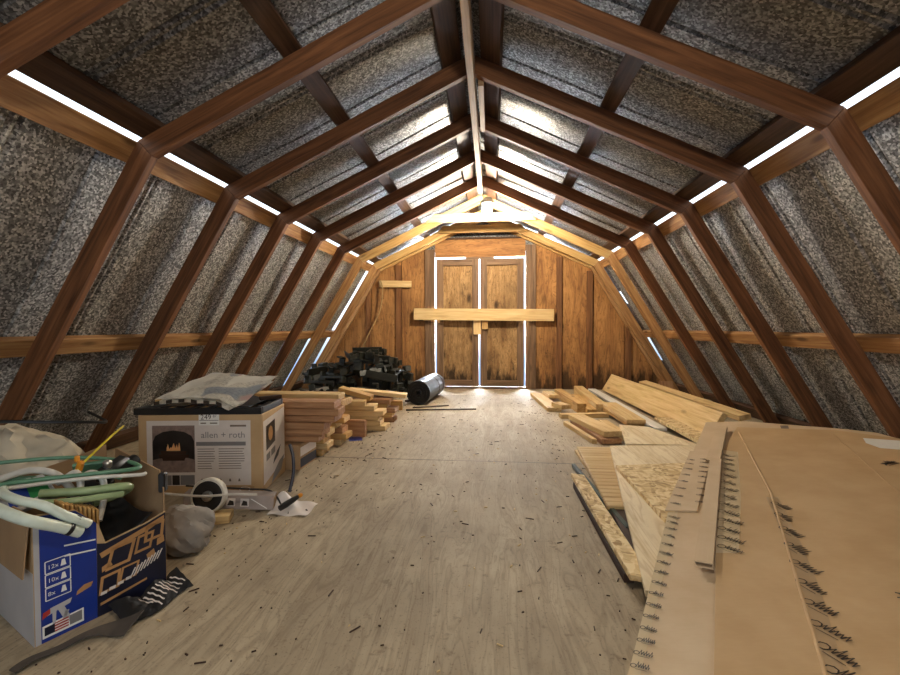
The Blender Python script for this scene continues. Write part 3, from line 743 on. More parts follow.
for k, x, y, z, rx, ry, rz in ((2,-1.689,4.652,0.05,1.058,0.083,2.794),(2,-1.125,4.653,0.04,-0.038,0.145,3.917),(0,-1.48,5.239,0.0233,-0.256,-0.006,3.235),(1,-1.227,4.724,0.02,0.031,-0.023,0.985),(2,-1.959,4.602,0.05,-0.381,0.112,6.034),(0,-1.019,4.611,0.0933,-0.06,0.029,0.305),(0,-1.173,4.701,0.16,1.691,-0.033,2.442),(1,-1.273,4.925,0.02,-0.057,-0.024,0.626),(2,-1.464,4.735,0.0533,0.352,0.102,2.704),(1,-1.091,4.643,0.2233,0.133,-0.157,3.094),(2,-1.208,5.304,0.0467,-0.321,0.152,5.653),(1,-1.241,4.985,0.1367,1.485,0.043,3.034),(2,-1.565,4.735,0.1367,1.003,0.045,3.56),(2,-1.867,4.708,0.13,-0.304,0.178,1.624),(2,-1.742,4.598,0.19,0.277,0.011,3.056),(1,-1.848,4.789,0.1767,0.3,0.015,3.792),(0,-1.264,5.158,0.0967,0.281,0.082,0.127),(2,-1.231,4.748,0.2867,1.119,-0.052,0.659),(2,-1.627,4.596,0.2433,0.277,0.049,2.835),(1,-1.618,5.19,0.1333,-0.258,-0.018,2.007),(2,-1.171,4.842,0.34,0.141,0.098,3.565),(0,-1.674,4.9,0.27,-0.365,0.004,4.159),(0,-1.385,4.755,0.3167,-0.02,-0.135,4.883),(2,-1.502,4.714,0.31,1.721,-0.006,4.923),(0,-1.541,4.884,0.37,0.225,-0.005,1.07),(2,-1.539,5.138,0.23,0.072,0.203,3.695),(2,-1.32,5.088,0.2,-0.094,0.069,1.199),(0,-1.28,4.779,0.4067,-0.048,0.092,5.818),(1,-1.827,5.347,0.0433,0.029,-0.154,3.721),(1,-1.813,5.211,0.1367,-0.185,-0.162,1.916),(1,-1.934,5.084,0.19,-0.25,0.003,5.572),(0,-1.061,5.201,0.1267,1.551,-0.188,1.977),(2,-1.162,5.307,0.1933,0.26,0.275,2.87),(1,-1.429,5.284,0.25,1.285,0.24,1.98),(0,-1.74,5.266,0.21,-0.214,0.029,1.653),(0,-1.134,5.31,0.3033,1.45,0.1,4.328),(2,-1.757,5.174,0.3167,-0.193,0.185,1.417),(2,-0.929,4.878,0.05,1.218,0.08,2.377),(1,-1.257,5.002,0.38,-0.163,0.123,2.112),(1,-1.903,4.775,0.2767,-0.21,0.032,4.47),(2,-1.904,5.239,0.29,-0.223,0.278,0.854),(1,-1.471,5.213,0.3833,1.594,-0.066,3.351),(0,-1.076,5.085,0.1733,0.129,0.111,6.003),(0,-0.928,5.104,0.2167,1.454,0.094,5.788),(2,-0.974,4.848,0.2767,-0.115,0.158,4.581),(1,-0.937,5.289,0.0633,0.19,0.251,2.027),(1,-1.468,4.774,0.4533,-0.357,-0.052,2.047),(2,-1.14,5.04,0.3633,0.017,-0.092,5.373),(2,-1.153,5.324,0.36,-0.084,0.087,2.693),(2,-1.164,5.13,0.4067,1.529,-0.1,3.015),(1,-1.41,5.34,0.4267,-0.057,-0.06,5.947),(2,-0.958,5.312,0.19,-0.372,-0.02,4.805),(0,-1.322,4.935,0.48,1.593,-0.096,1.637),(1,-1.401,5.143,0.47,0.235,-0.027,0.133),(2,-1.34,5.29,0.4933,0.289,0.144,2.83),(2,-0.955,5.338,0.2667,-0.009,0.306,1.911),(2,-1.902,5.011,0.3267,0.065,0.145,4.332)):
    if k not in base: o = base[k] = bracket_bm(k).build('black_bracket', M['bracket'])
    else:
        o = base[k].copy(); C.objects.link(o)
    o.location = (x, y, z); o.rotation_euler = (rx, ry, rz)
    tag(o, LBK[k], 'bracket', f'heap of black brackets, {["U-shaped", "angle", "strap"][k]} kind')

# ------------------------------------------------------------------ open hose box, front left
NB = V((-1.016, .95, 0)); b_ = V((.42, .907, 0)); a_ = V((-.907, .42, 0))
BM = Matrix(((b_.x, a_.x, 0, NB.x), (b_.y, a_.y, 0, NB.y), (0, 0, 1, 0), (0, 0, 0, 1)))   # local x along the printed face, y to the left back, z up
HB = thing('hose_carton', 'torn open blue and white carton full of hoses, at the left front', 'box', M=BM)
LB_, WB_ = .305, .36
def bw(nm, pts, ext, mat): return MB().prism(pts, ext).build(nm, mat, HB)
bw('carton_wall', [(0, 0, 0), (LB_, 0, 0), (LB_, 0, .23), (.25, 0, .215), (.15, 0, .20), (.135, 0, .255), (.085, 0, .315), (0, 0, .33)], (0, .004, 0), M['card'])
bw('carton_wall', [(0, .004, 0), (0, WB_, 0), (0, WB_, .325), (0, .004, .325)], (.004, 0, 0), M['card'])
bw('carton_wall', [(LB_, .004, 0), (LB_, WB_, 0), (LB_+.02, WB_, .37), (LB_+.012, .05, .345), (LB_, .004, .30)], (-.004, 0, 0), M['card_dk'])
bw('carton_wall', [(.004, WB_, 0), (LB_-.004, WB_, 0), (LB_-.004, WB_+.02, .385), (.2, WB_+.02, .36), (.004, WB_+.01, .33)], (0, -.004, 0), M['card_dk'])
bw('carton_base', [(.004, .004, .001), (LB_-.004, .004, .001), (LB_-.004, WB_-.004, .001), (.004, WB_-.004, .001)], (0, 0, .004), M['card_dk'])
bw('carton_flap', [(-.004, .0, .325), (-.004, WB_*.95, .325), (-.018, WB_*.93, .178), (-.016, .006, .178)], (-.003, 0, 0), M['card_dk'])
bw('white_print', [(-.0012, .001, .001), (-.0012, WB_-.001, .001), (-.0012, WB_-.001, .185), (-.0012, .001, .185)], (.0008, 0, 0), M['white_card'])
def fz(nm, pts, mat, d=.0008, par=None): return MB().poly([(x, -d, z) for x, z in pts]).build(nm, mat, par or HB)
BP = fz('blue_print', [(.001, .002), (.128, .002), (.130, .262), (.085, .312), (.001, .327)], M['blue'])
DP_ = fz('photo_print', [(.128, .002), (LB_-.001, .002), (LB_-.001, .227), (.25, .212), (.15, .197), (.130, .205)], M['navy'])
fz('corner_strip', [(.001, .002), (.012, .002), (.012, .326), (.001, .327)], M['white_card'], .0012)
fz('white_mark', [(.055, .285), (.075, .270), (.085, .285), (.07, .30)], M['sticker'], .0014)
for z in (.232, .205): fz('white_line', [(.06, z), (.127, z-.012), (.127, z-.016), (.06, z-.004)], M['sticker'], .0014)
# icon panel
ic = MB()
def box_lines(x0, z0, x1, z1, w=.0022):
    for (p, q) in (((x0, z0), (x1, z0)), ((x1, z0), (x1, z1)), ((x1, z1), (x0, z1)), ((x0, z1), (x0, z0))):
        d = V((q[0]-p[0], q[1]-p[1])).normalized()*w; n = V((-d.y, d.x))
        ic.poly([(p[0]+n.x/2, -.0014, p[1]+n.y/2), (q[0]+n.x/2, -.0014, q[1]+n.y/2), (q[0]-n.x/2, -.0014, q[1]-n.y/2), (p[0]-n.x/2, -.0014, p[1]-n.y/2)])
for k in range(3): box_lines(.022, .105+.034*k, .072, .136+.034*k)
for k in range(3):
    z = .113+.034*k
    ic.poly([(.052, -.0015, z), (.064, -.0015, z), (.061, -.0015, z+.016), (.055, -.0015, z+.016)])
ic.build('icon_panel', M['sticker'], BP)
for k, s in enumerate(('8x', '10x', '12x')):
    font('icon_count', s, .015, Matrix.Translation((.026, -.0016, .115+.034*k)) @ Matrix.Rotation(R(90), 4, 'X'), M['sticker'], BP)
# spray gun picture
gp = MB()
for pts in ([(.022, .066), (.07, .076), (.074, .088), (.03, .083)], [(.045, .072), (.058, .074), (.075, .030), (.062, .027)], [(.034, .07), (.042, .07), (.04, .036), (.034, .036)], [(.06, .062), (.068, .06), (.058, .034), (.052, .036)]):
    gp.poly([(x, -.0014, z) for x, z in pts])
gp.build('spray_gun_picture', M['white_card'], BP)
fz('red_nozzle', [(.014, .062), (.03, .07), (.03, .082), (.016, .078)], M['red'], .0016, BP)
fz('yellow_mark', [(.083, .088), (.115, .096), (.12, .108), (.1, .108), (.085, .098)], M['tan_print'], .0014, BP)
fz('flag_border', [(.014, .012), (.098, .012), (.098, .048), (.014, .044)], M['sticker'], .0013, BP)
fz('flag_field', [(.018, .018), (.038, .018), (.038, .040), (.018, .039)], M['navy'], .0017, BP)
fz('flag_stripes', [(.038, .018), (.066, .018), (.066, .043), (.038, .041)], M['red'], .0017, BP)
fz('flag_text_block', [(.068, .018), (.094, .018), (.094, .044), (.068, .043)], M['label_grey'], .0017, BP)
for k in range(3): fz('flag_white_stripe', [(.038, .022+.007*k), (.066, .022+.007*k), (.066, .0245+.007*k), (.038, .0245+.007*k)], M['sticker'], .0019, BP)
# tan shapes of the product photo
tp = MB(); rnd = random.Random(3)
def ring(cx, cz, w, h, t, sk=0):
    o = [(-w, -h), (w, -h*.9), (w*1.05, h), (-w*.95, h*.9)]
    for i in range(4):
        p, q = o[i], o[(i+1) % 4]; k = 1-t
        tp.poly([(cx+x+sk*z, -.0013, cz+z) for x, z in (p, q, (q[0]*k, q[1]*k), (p[0]*k, p[1]*k))])
ring(.158, .085, .024, .026, .3, .1); ring(.185, .150, .030, .032, .28, .25); ring(.205, .092, .022, .022, .25, .2); ring(.272, .182, .026, .026, .32, .1); ring(.245, .160, .022, .026, .3, .2)
for pts in ([(.135, .175), (.2, .192), (.25, .205), (.30, .220), (.30, .209), (.26, .192), (.2, .178), (.14, .16)], [(.255, .098), (.275, .11), (.27, .13), (.25, .12)], [(.278, .135), (.3, .14), (.298, .16), (.28, .155)], [(.135, .03), (.25, .046), (.25, .052), (.135, .038)], [(.14, .12), (.165, .13), (.16, .143), (.14, .135)]):
    tp.poly([(x, -.0013, z) for x, z in pts])
tp.build('tan_photo_shapes', M['tan_print'], DP_)
wl = MB()
for k in range(9):
    x = .205+.009*k; z = .070+.003*k
    wl.poly([(x, -.0014, z), (x+.0035, -.0014, z), (x+.018, -.0014, z+.026), (x+.014, -.0014, z+.027)])
for k in range(4): wl.poly([(.135+.02*k, -.0014, .058+.004*k), (.15+.02*k, -.0014, .058+.004*k), (.152+.02*k, -.0014, .066+.004*k), (.137+.02*k, -.0014, .066+.004*k)])
wl.build('white_photo_marks', M['label_white'], DP_)
W_ = lambda x, y, z: BM @ V((x, y, z))
# plastic wrap spilled on the floor at the foot of the printed face
PW = thing('plastic_wrap', 'torn black and white plastic wrap on the floor beside the hose carton', 'wrap', M=BM)
MB().grid(lambda u, v: V((.15+.19*u, -.008-.095*v-.02*math.sin(u*5), .004+.030*(1-v)*(.3+.7*abs(math.sin(u*7+.6)))+.003*math.sin(u*23+v*9)**2)), 36, 12, .0012).build('wrap_sheet', M['black'], PW, True)
mb = MB()
for k in range(9):
    u = .30+k*.068
    f = lambda uu, v: V((.15+.19*uu, -.008-.095*v-.02*math.sin(uu*5), .0065+.030*(1-v)*(.3+.7*abs(math.sin(uu*7+.6)))+.003*math.sin(uu*23+v*9)**2))
    mb.grid(lambda s, v: f(u+.022*s+.10*v, .15+(.45+.04*(k*7%9))*v), 2, 10)
mb.build('white_stripes', M['label_white'], PW, True)
SP_ = [F(x, y, .004) for x, y in ((12, 674), (45, 655), (80, 640), (110, 630), (134, 628))]
SPs = spline(SP_, 6)
def strap_pt(u, v):
    i = min(int(u*(len(SPs)-1)), len(SPs)-2); p = SPs[i].lerp(SPs[i+1], u*(len(SPs)-1)-i); d = (SPs[i+1]-SPs[i]).normalized(); n = V((-d.y, d.x, 0))
    w = .012+.030*max(0, u-.55)/.45
    return p+n*w*(v-.5)*2+V((0, 0, .006+.030*max(0, u-.6)*v+.004*math.sin(u*14)))
tag(MB().grid(strap_pt, 26, 4, .003).build('strap', M['label_grey2'], smooth=True), 'dark grey strap lying on the floor in front of the blue carton face', 'strap')
# hoses
def hose(pts, r, mat, label, rings=None, n=8):
    P = spline([W_(*p) for p in pts], n)
    o = MB().tube(P, r, 10).build('hose', mat, smooth=True)
    return tag(o, label, 'hose', 'hoses tangled in the hose carton')
hose([(.06, .30, .335), (-.02, .25, .350), (-.055, .14, .362), (-.05, .05, .357), (-.02, -.024, .335), (.04, -.031, .295), (.085, -.031, .262)], .0135, M['hose_pale'], 'fat pale green hose bight hanging over the front corner of the carton, outer one')
hose([(.10, .28, .345), (.02, .22, .354), (-.018, .14, .368), (-.012, .05, .364), (.02, -.003, .350), (.06, -.024, .312), (.105, -.027, .275)], .0115, M['hose_pale'], 'pale green hose bight over the carton corner, inner one with black tape')
tag(MB().tube([W_(.058, -.031, .282), W_(.066, -.031, .276)], .0146, 10).build('tape_band', M['black'], smooth=True), 'black tape band around the fat pale green hose', 'tape')
tag(MB().tube([W_(.074, -.0245, .300), W_(.082, -.0252, .294)], .0126, 10).build('tape_band', M['black'], smooth=True), 'black tape band around the inner pale green hose', 'tape')
hose([(-.12, .34, .34), (0, .20, .372), (.12, .11, .375), (.23, .06, .368), (.275, .085, .362), (.26, .17, .372), (.16, .27, .392), (.0, .36, .40), (-.1, .45, .38)], .006, M['hose_green'], 'thin dark green hose in a long loop across the carton')
hose([(-.13, .30, .345), (.03, .16, .365), (.15, .08, .365), (.25, .035, .352), (.27, .04, .35)], .0055, M['hose_white'], 'thin whitish hose lying along the dark green loop')
hose([(.05, .12, .345), (.13, .07, .335), (.20, .05, .328), (.235, .06, .315), (.225, .09, .295), (.16, .1, .285)], .012, M['hose_olive'], 'fat olive green hose bending inside the carton')
hose([(.02, .10, .332), (.09, .045, .326), (.16, .03, .318), (.205, .03, .31)], .009, M['hose_olive'], 'slimmer olive green hose beside the fat olive one')
hose([(.0, .30, .36), (.06, .24, .385), (.10, .18, .375), (.12, .13, .335), (.125, .11, .30)], .0095, M['hose_white'], 'white hose arching over the green and blue pack')
hose([(.14, .13, .355), (.16, .11, .372), (.18, .09, .352), (.175, .07, .30), (.15, .04, .25)], .0085, M['hose_white'], 'white hose bent down behind the yellow tie')
hose([(.10, .16, .35), (.13, .13, .378), (.135, .11, .355), (.13, .10, .32)], .0085, M['hose_white'], 'white hose stub standing at the foot of the yellow tie')
hose([(-.1, .40, .33), (.02, .30, .36), (.1, .24, .352), (.2, .16, .345), (.24, .12, .33)], .0065, M['hose_green'], 'green hose lying low under the other hoses')
tag(MB().tube(spline([W_(.125, .125, .365), W_(.145, .135, .392), W_(.19, .16, .42), W_(.25, .21, .445), W_(.31, .27, .46)], 6), .0032, 6).build('cable_tie', M['yellow'], smooth=True), 'long yellow tie sticking up out of the hose carton', 'cable tie')
ck = MB(); ck.box(W_(.143, .134, .392), (.016, .014, .03), Matrix.Rotation(R(20), 3, 'Y'), .003); ck.box(W_(.137, .134, .415), (.012, .012, .018), None, .003)
tag(ck.build('tie_clip', M['orange']), 'orange clip around the yellow tie on the hoses', 'clip')
PK = thing('printed_pack', 'white pack with blue and green print among the hoses', 'pack', M=BM @ Matrix.Translation((.035, .17, .335)) @ Euler((R(38), R(-8), R(8))).to_matrix().to_4x4())
MB().box((0, 0, 0), (.115, .085, .022), bev=.004).build('pack_body', M['white_card'], PK)
MB().poly([(-.045, -.03, .0115), (.0, -.03, .0115), (.01, .03, .0115), (-.035, .03, .0115)]).build('blue_print', M['blue'], PK)
MB().poly([(.0, -.025, .0116), (.045, -.02, .0116), (.05, .03, .0116), (.01, .03, .0116)]).build('green_print', M['green_print'], PK)
font('pack_lettering', 'Q', .02, Matrix.Translation((-.05, -.04, .0118)), M['ink_lt'], PK) if False else None
for k in range(9):
    o = board('wood_shim', W_(.064+.0092*k, .034, .23), W_(.062+.0092*k, .030, .338-.005*k), .055, .0055, M['tan_pine'], 'thin wooden shim in the bundle inside the blue carton corner', 'shim', up=b_, group='bundle of wooden shims')
GN = thing('black_spray_gun', 'black spray gun lying at the back of the hose carton', 'spray gun', M=BM @ Matrix.Translation((.235, .16, .335)) @ Euler((R(12), R(-14), R(25))).to_matrix().to_4x4())
mb = MB(); mb.box((0, 0, .02), (.10, .045, .05), bev=.012); mb.build('gun_body', M['black'], GN, True)
mb = MB(); mb.lathe([(0, .045), (.018, .045), (.021, .055), (.021, .085), (.012, .088), (.012, .075), (0, .075)], Matrix.Rotation(R(90), 4, 'Y'), 16); mb.build('gun_nozzle', M['black'], GN, True)
MB().box((-.03, 0, -.035), (.035, .032, .075), Matrix.Rotation(R(15), 3, 'Y'), .008).build('gun_handle', M['black'], GN, True)
MB().lathe([(0, 0), (.012, 0), (.012, .016), (.008, .02), (0, .02)], Matrix.Translation((-.02, 0, .043)), 14).build('gun_knob', M['steel'], GN, True)
tag(MB().grid(lambda u, v: W_(.03+.25*u, .03+.28*v, .19+.07*math.sin(u*5+1)*math.sin(v*4+.5)+.05*u), 20, 20, .004).build('black_cloth', M['black'], smooth=True), 'black cloth bunched inside the hose carton under the hoses', 'cloth')
tag(MB().box(W_(LB_+.004, .02, .315), (.020, .026, .06), Matrix.Rotation(R(20), 3, 'Z'), .004).build('binder_clip', M['black']), 'black clip pinching the far corner of the hose carton', 'clip')
tag(MB().box(W_(.20, .21, .355), (.09, .012, .055), Matrix.Rotation(R(35), 3, 'Z') @ Matrix.Rotation(R(30), 3, 'X'), .002).build('glass_pane_sample', M['hose_green']), 'dark greenish plate among the hoses before the spray gun', 'plate')
# sacks
def blob(name, c, rx, ry, rz, mat, label, cat, seed=0, flat=0.0):
    bm = bmesh.new(); bmesh.ops.create_icosphere(bm, subdivisions=4, radius=1)
    for v in bm.verts:
        d = v.co.normalized(); n = 1+.10*math.sin(d.x*5+seed)*math.sin(d.y*4+d.z*3+seed)+.05*math.sin(d.x*13+d.z*9+seed)+.03*math.sin(d.y*21+d.z*17)
        v.co = V((d.x*rx*n, d.y*ry*n, max(-rz*.96, d.z*rz*n)))
    mb = MB(); mb.bm.free(); mb.bm = bm
    o = mb.build(name, mat, smooth=True); o.location = c
    return tag(o, label, cat)
blob('sack', (-.972, 1.415, .080), .098, .080, .082, M['grey_sack'], 'dusty grey rounded sack on the floor behind the hose carton', 'sack', 1)
blob('sack', (-1.74, 1.52, .20), .22, .16, .205, M['sack'], 'off-white sack slumped against the left wall behind the hose carton', 'sack', 4)
tag(MB().tube(spline([(-1.86, 1.40, .36), (-1.80, 1.36, .43), (-1.68, 1.38, .455), (-1.55, 1.46, .44), (-1.47, 1.56, .42), (-1.5, 1.66, .40), (-1.62, 1.70, .43)], 8), .006, 6).build('cable', M['black'], smooth=True), 'black cable looped over the off-white sack', 'cable')

# ------------------------------------------------------------------ wheel, long carton, paper
WC = V((-1.046, 1.66, .103)); wr = Matrix.Translation(WC) @ Matrix.Rotation(R(8), 4, 'Z') @ Matrix.Rotation(R(80), 4, 'X')
WH = thing('loose_wheel', 'black wheel with whitish tread leaning by the long grey carton', 'wheel', M=wr)
MB().lathe([(.0600, -.017), (.067, -.017), (.070, -.012), (.070, .012), (.067, .017), (.0600, .017), (.0600, -.017)], None, 40).build('tread', M['rubber_white'], WH, True)
MB().lathe([(0, -.014), (.0605, -.014), (.0605, .013), (.05, .016), (.022, .012), (0, .012)], None, 40).build('wheel_disc', M['black'], WH, True)
MB().lathe([(0, .010), (.021, .011), (.021, .020), (.017, .024), (.011, .024), (.011, .017), (.008, .017), (.008, .028), (0, .028)], None, 20).build('hub', M['steel'], WH, True)
g0, g1 = V((-1.175, 1.70, .072)), V((-.835, 1.79, .037))
GM = frame((g0+g1)/2, g1-g0, (0, 0, 1))
GC = thing('long_carton', 'long narrow grey printed carton in front of the fireplace carton', 'box', M=GM @ Matrix.Translation((0, 0, -.036)))
MB().box((0, 0, .036), (.36, .055, .062), bev=.003).build('carton_body', M['grey_carton'], GC)
for x in (-.01, .045):
    q = MB().poly([(x, -.0283, .018), (x+.035, -.0283, .018), (x+.035, -.0283, .052), (x, -.0283, .052)]).build('carton_picture', M['label_white'], GC)
    MB().poly([(x+.004, -.0288, .022), (x+.031, -.0288, .022), (x+.027, -.0288, .04), (x+.012, -.0288, .044)]).build('picture_print', M['ink'], q)
MB().poly([(.09, -.0284, .052), (.155, -.0284, .014), (.155, -.0284, .010), (.084, -.0284, .052)]).build('white_stripe', M['sticker'], GC)
MB().box((.1805, 0, .036), (.003, .045, .045), bev=.001).build('carton_end', M['card_dk'], GC)
tag(MB().tube(spline([(-1.22, 1.60, .130), (-1.10, 1.61, .120), (-1.02, 1.625, .116), (-.95, 1.68, .104), (-.88, 1.73, .085)], 6), .005, 6).build('cord', M['hose_white'], smooth=True), 'white cord lying over the wheel and the long grey carton', 'cord')
tag(MB().tube(spline([(-1.2, 1.73, .112), (-1.05, 1.755, .10), (-.95, 1.78, .088), (-.86, 1.81, .07), (-.8, 1.79, .014)], 6), .004, 6).build('cable', M['black'], smooth=True), 'black cable along the top of the long grey carton', 'cable')
board('wood_block', (-1.09, 1.63, .016), (-.96, 1.675, .016), .075, .031, M['new_pine'], 'small pale wood block on the floor in front of the loose wheel', 'block')
pp = MB().grid(lambda u, v: V((-.835+.17*u, 1.725+.13*v, .004+.035*max(0, v-.35)*(1-u)+.05*math.exp(-((u-.12)**2+(v-.75)**2)*22)+.004*math.sin(u*9+v*7))), 16, 12, .0008).build('paper_sheet', M['label_white'], smooth=True)
tag(pp, 'crumpled white paper on the floor at the carton corner', 'paper')
GL = thing('black_trigger_tool', 'small black tool with orange tip lying on the crumpled white paper', 'tool', M=Matrix.Translation((-.765, 1.785, .034)) @ Euler((0, R(-12), R(62))).to_matrix().to_4x4())
MB().lathe([(0, -.05), (.012, -.048), (.014, -.02), (.012, .02), (.009, .045), (0, .05)], Matrix.Rotation(R(90), 4, 'Y'), 14).build('tool_body', M['black'], GL, True)
MB().lathe([(0, .048), (.008, .048), (.010, .06), (.006, .068), (0, .07)], Matrix.Rotation(R(90), 4, 'Y'), 12).build('tool_tip', M['orange'], GL, True)
tag(MB().tube(spline([(-.80, 1.86, .05), (-.80, 1.90, .12), (-.815, 1.93, .19), (-.84, 1.95, .24)], 6), .0075, 8).build('dark_strap', M['navy'], smooth=True), 'dark strap standing up against the right side of the fireplace carton', 'strap')

# ------------------------------------------------------------------ right side: offcuts near the doors
L = 'lumber'
def rb(p0, p1, w, t, mat, label, nm='lumber_offcut', up=(0, 0, 1), cat=L): return board(nm, p0, p1, w, t, M[mat], label, cat, up)
GR = 'right of the doors'
rb((.615, 5.02, .019), (.69, 4.10, .019), .13, .037, 'new_pine', 'flat pale board nearest the doorway in the right hand offcut pile')
rb((.73, 4.93, .058), (.76, 4.62, .058), .11, .037, 'new_pine', 'short board lying on top of the one nearest the doorway')
rb((.72, 4.20, .058), (.79, 4.03, .058), .1, .037, 'new_pine', 'short board crossing the near end of the one nearest the doorway')
rb((.86, 5.00, .045), (.93, 4.05, .045), .085, .088, 'tan_pine', 'thick greying end 4x4 offcut beside the board nearest the doorway')
rb((1.02, 4.85, .03), (1.00, 3.95, .03), .08, .05, 'tan_pine', 'tan offcut lying between two square timbers')
rb((1.13, 5.25, .046), (1.10, 4.02, .046), .1, .09, 'new_pine', 'square pale timber with dark end in the right hand offcut pile')
rb((.70, 3.82, .019), (1.12, 3.90, .019), .06, .037, 'new_pine', 'narrow board lying crossways in front of the square timber')
rb((.79, 3.58, .062), (.93, 3.02, .062), .13, .037, 'new_pine', 'upper pale board of the pair with dark ends before the ribbed panel')
rb((.81, 3.58, .021), (.91, 2.98, .021), .14, .037, 'pink_pine', 'lower board of the pair with dark ends before the ribbed panel')
o = rb((.70, 3.55, .017), (.80, 2.99, .017), .035, .032, 'new_pine', 'thin pale batten left of the board pair before the ribbed panel')
rb((1.005, 3.60, .019), (1.045, 3.06, .019), .07, .037, 'new_pine', 'pale board right of the board pair, partly under the plywood')
rb((1.18, 4.12, .078), (1.19, 3.36, .078), .14, .030, 'new_pine', 'pale board resting aslant on top beside the white board')
rb((1.17, 4.10, .045), (1.20, 3.40, .045), .13, .022, 'tan_pine', 'grey board under the slanting one beside the white board')
rb((1.31, 5.35, .035), (1.345, 3.30, .035), .09, .022, 'white_board', 'long white painted board lying along the right hand pile', 'white_board', cat='board')
rb((1.20, 4.6, .012), (1.21, 4.1, .012), .06, .02, 'tan_pine', 'flat board in the gap left of the white board')
# big planks leaning behind
n_ = V((-.86, 0, .5))
rb((1.50, 5.35, .120), (1.585, 3.0, .120), .22, .037, 'plank', 'longest wide plank leaning on its edge toward the right wall', 'wide_plank', up=n_)
rb((1.70, 4.75, .20), (1.79, 3.05, .185), .08, .037, 'new_pine', 'narrow plank lying behind the top edge of the leaning wide plank', 'narrow_plank', up=(-.2, 0, 1))
rb((1.88, 4.55, .0), (1.88, 4.62, .23), .13, .03, 'pink_pine', 'upright board end standing behind the leaning wide plank', up=(0, 1, 0))
blob('sack', (2.02, 4.2, .06), .16, .2, .06, M['black'], 'black bag on the floor at the foot of the right wall', 'bag', 2)

# ------------------------------------------------------------------ sheets and panels
def slab(name, pts, z, t, mat, label, cat, tilt=None):
    """a sheet cut to the outline pts (x, y), lying at height z; tilt(x, y) adds height"""
    f = tilt or (lambda x, y: 0)
    cx, cy = sum(p[0] for p in pts)/len(pts), sum(p[1] for p in pts)/len(pts)
    mb = MB(); n = len(pts)
    top = [mb.bm.verts.new((x-cx, y-cy, z+t+f(x, y))) for x, y in pts]; bot = [mb.bm.verts.new((x-cx, y-cy, z+f(x, y))) for x, y in pts]
    mb.bm.faces.new(top); mb.bm.faces.new(bot[::-1])
    for i in range(n): mb.bm.faces.new((top[i], bot[i], bot[(i+1) % n], top[(i+1) % n]))
    o = mb.build(name, mat); o.location = (cx, cy, 0)
    return tag(o, label, cat)
rp_ = thing('ribbed_panel', 'ribbed pale panel with cross grooves, under the plywood point', 'panel', (.78, 2.33, 0))
rpm = MB(); ny = 19
for k in range(ny):
    y = -.46+.92*(k+.5)/ny; x0 = -.135-.05*(1-(y+.46)/.92)
    rpm.box(((x0+.2)/2, y, .026), (.2-x0, .92/ny-.003, .020), bev=.004)
rpm.box((.0, 0, .009), (.30, .90, .016))
rpm.build('panel_face', M['ply_rib'], rp_)
rb((.66, 1.98, .012), (.63, 1.42, .012), .09, .018, 'dark_brown', 'dark brown strip on the floor at the near end of the ribbed panel', 'dark_strip', cat='strip')
rb((.565, 2.47, .014), (.63, 1.70, .014), .02, .022, 'green', 'narrow dark green strip beside the ribbed panel', 'green_strip', cat='strip')
o = rb((.535, 2.20, .048), (.552, 1.32, .040), .065, .018, 'osb', 'narrow strip of chip board pointing toward the camera', 'chipboard_strip', cat='strip', up=(.12, 0, 1))
rb((.52, 2.15, .018), (.53, 1.36, .018), .03, .03, 'dark_brown', 'dark bar filling the shaded gap under the narrow strip of chip board', 'dark_strip', cat='strip')  # dark bar put in as the shade under the raised chip board
slab('plywood_sheet', [(.835, 2.74), (1.40, 2.80), (1.42, 1.2), (.535, 1.235)], .0405, .018, M['ply_pale'], 'pale plywood sheet running to a point beside the cardboard', 'plywood')
slab('plywood_sheet', [(1.065, 3.36), (1.26, 3.30), (1.40, 2.83), (1.41, 2.81), (.95, 2.81)], .0385, .016, M['ply_pale'], 'knotty plywood sheet between offcut pair and white board', 'plywood') 
slab('chipboard_sheet', [(.745, 2.29), (1.30, 2.40), (1.32, 1.62), (.752, 1.60)], .0595, .018, M['osb'], 'chip board sheet with dark edge lying on the pale plywood', 'chipboard')
slab('chipboard_sheet', [(1.40, 3.58), (1.84, 3.55), (1.86, 2.86), (1.405, 2.86)], .05, .022, M['osb'], 'far chip board sheet between the white board and the leaning plank', 'chipboard')
slab('chipboard_sheet', [(1.40, 3.00), (1.84, 3.00), (1.86, 2.55), (1.405, 2.55)], .0725, .011, M['osb'], 'chip board offcut overlapping the far chip board sheet', 'chipboard')

# ------------------------------------------------------------------ flattened cardboard, front right
def zc(x, y): return .062+.100*(x-.4)
def cp(px, py, dz=0.0):
    z = .1
    for _ in range(6):
        p = F(px, py, z); z = zc(p.x, p.y)+dz
    return p
def clipx(pts, X):
    out = []
    for a, b in zip(pts, pts[1:]+pts[:1]):
        if a.x <= X: out.append(a)
        if (a.x-X)*(b.x-X) < 0: out.append(a.lerp(b, (X-a.x)/(b.x-a.x)))
    return out
def csheet(name, pix, dz, mat, label, cat='cardboard', t=.005, parent=None, seg=None):
    pts = clipx([cp(x, y, dz) for x, y in pix], 2.10)
    c = sum(pts, V())/len(pts)
    o = MB().prism([p-c for p in pts], (0, 0, t)).build(name, mat, parent)
    o.location = c
    return tag(o, label, cat) if label else o
csheet('cardboard_sheet', [(600, 760), (628, 675), (692, 455), (706, 423), (745, 422), (846, 430), (1030, 452), (1030, 760)], 0, M['card_lt'], 'pale bottom cardboard sheet with printed tape along its left edge')
csheet('cardboard_sheet', [(665, 511), (697, 512), (713, 452), (690, 452)], .0065, M['card_lt'], 'narrow pale cardboard flap on the left edge of the pile')
mp = [(714, 760), (714, 675), (716, 553), (724, 450), (737, 428), (835, 431), (1030, 457), (1030, 760)]
MS = csheet('cardboard_sheet', mp, .0125, M['card'], 'big brown top cardboard sheet with a taped fold, front right')
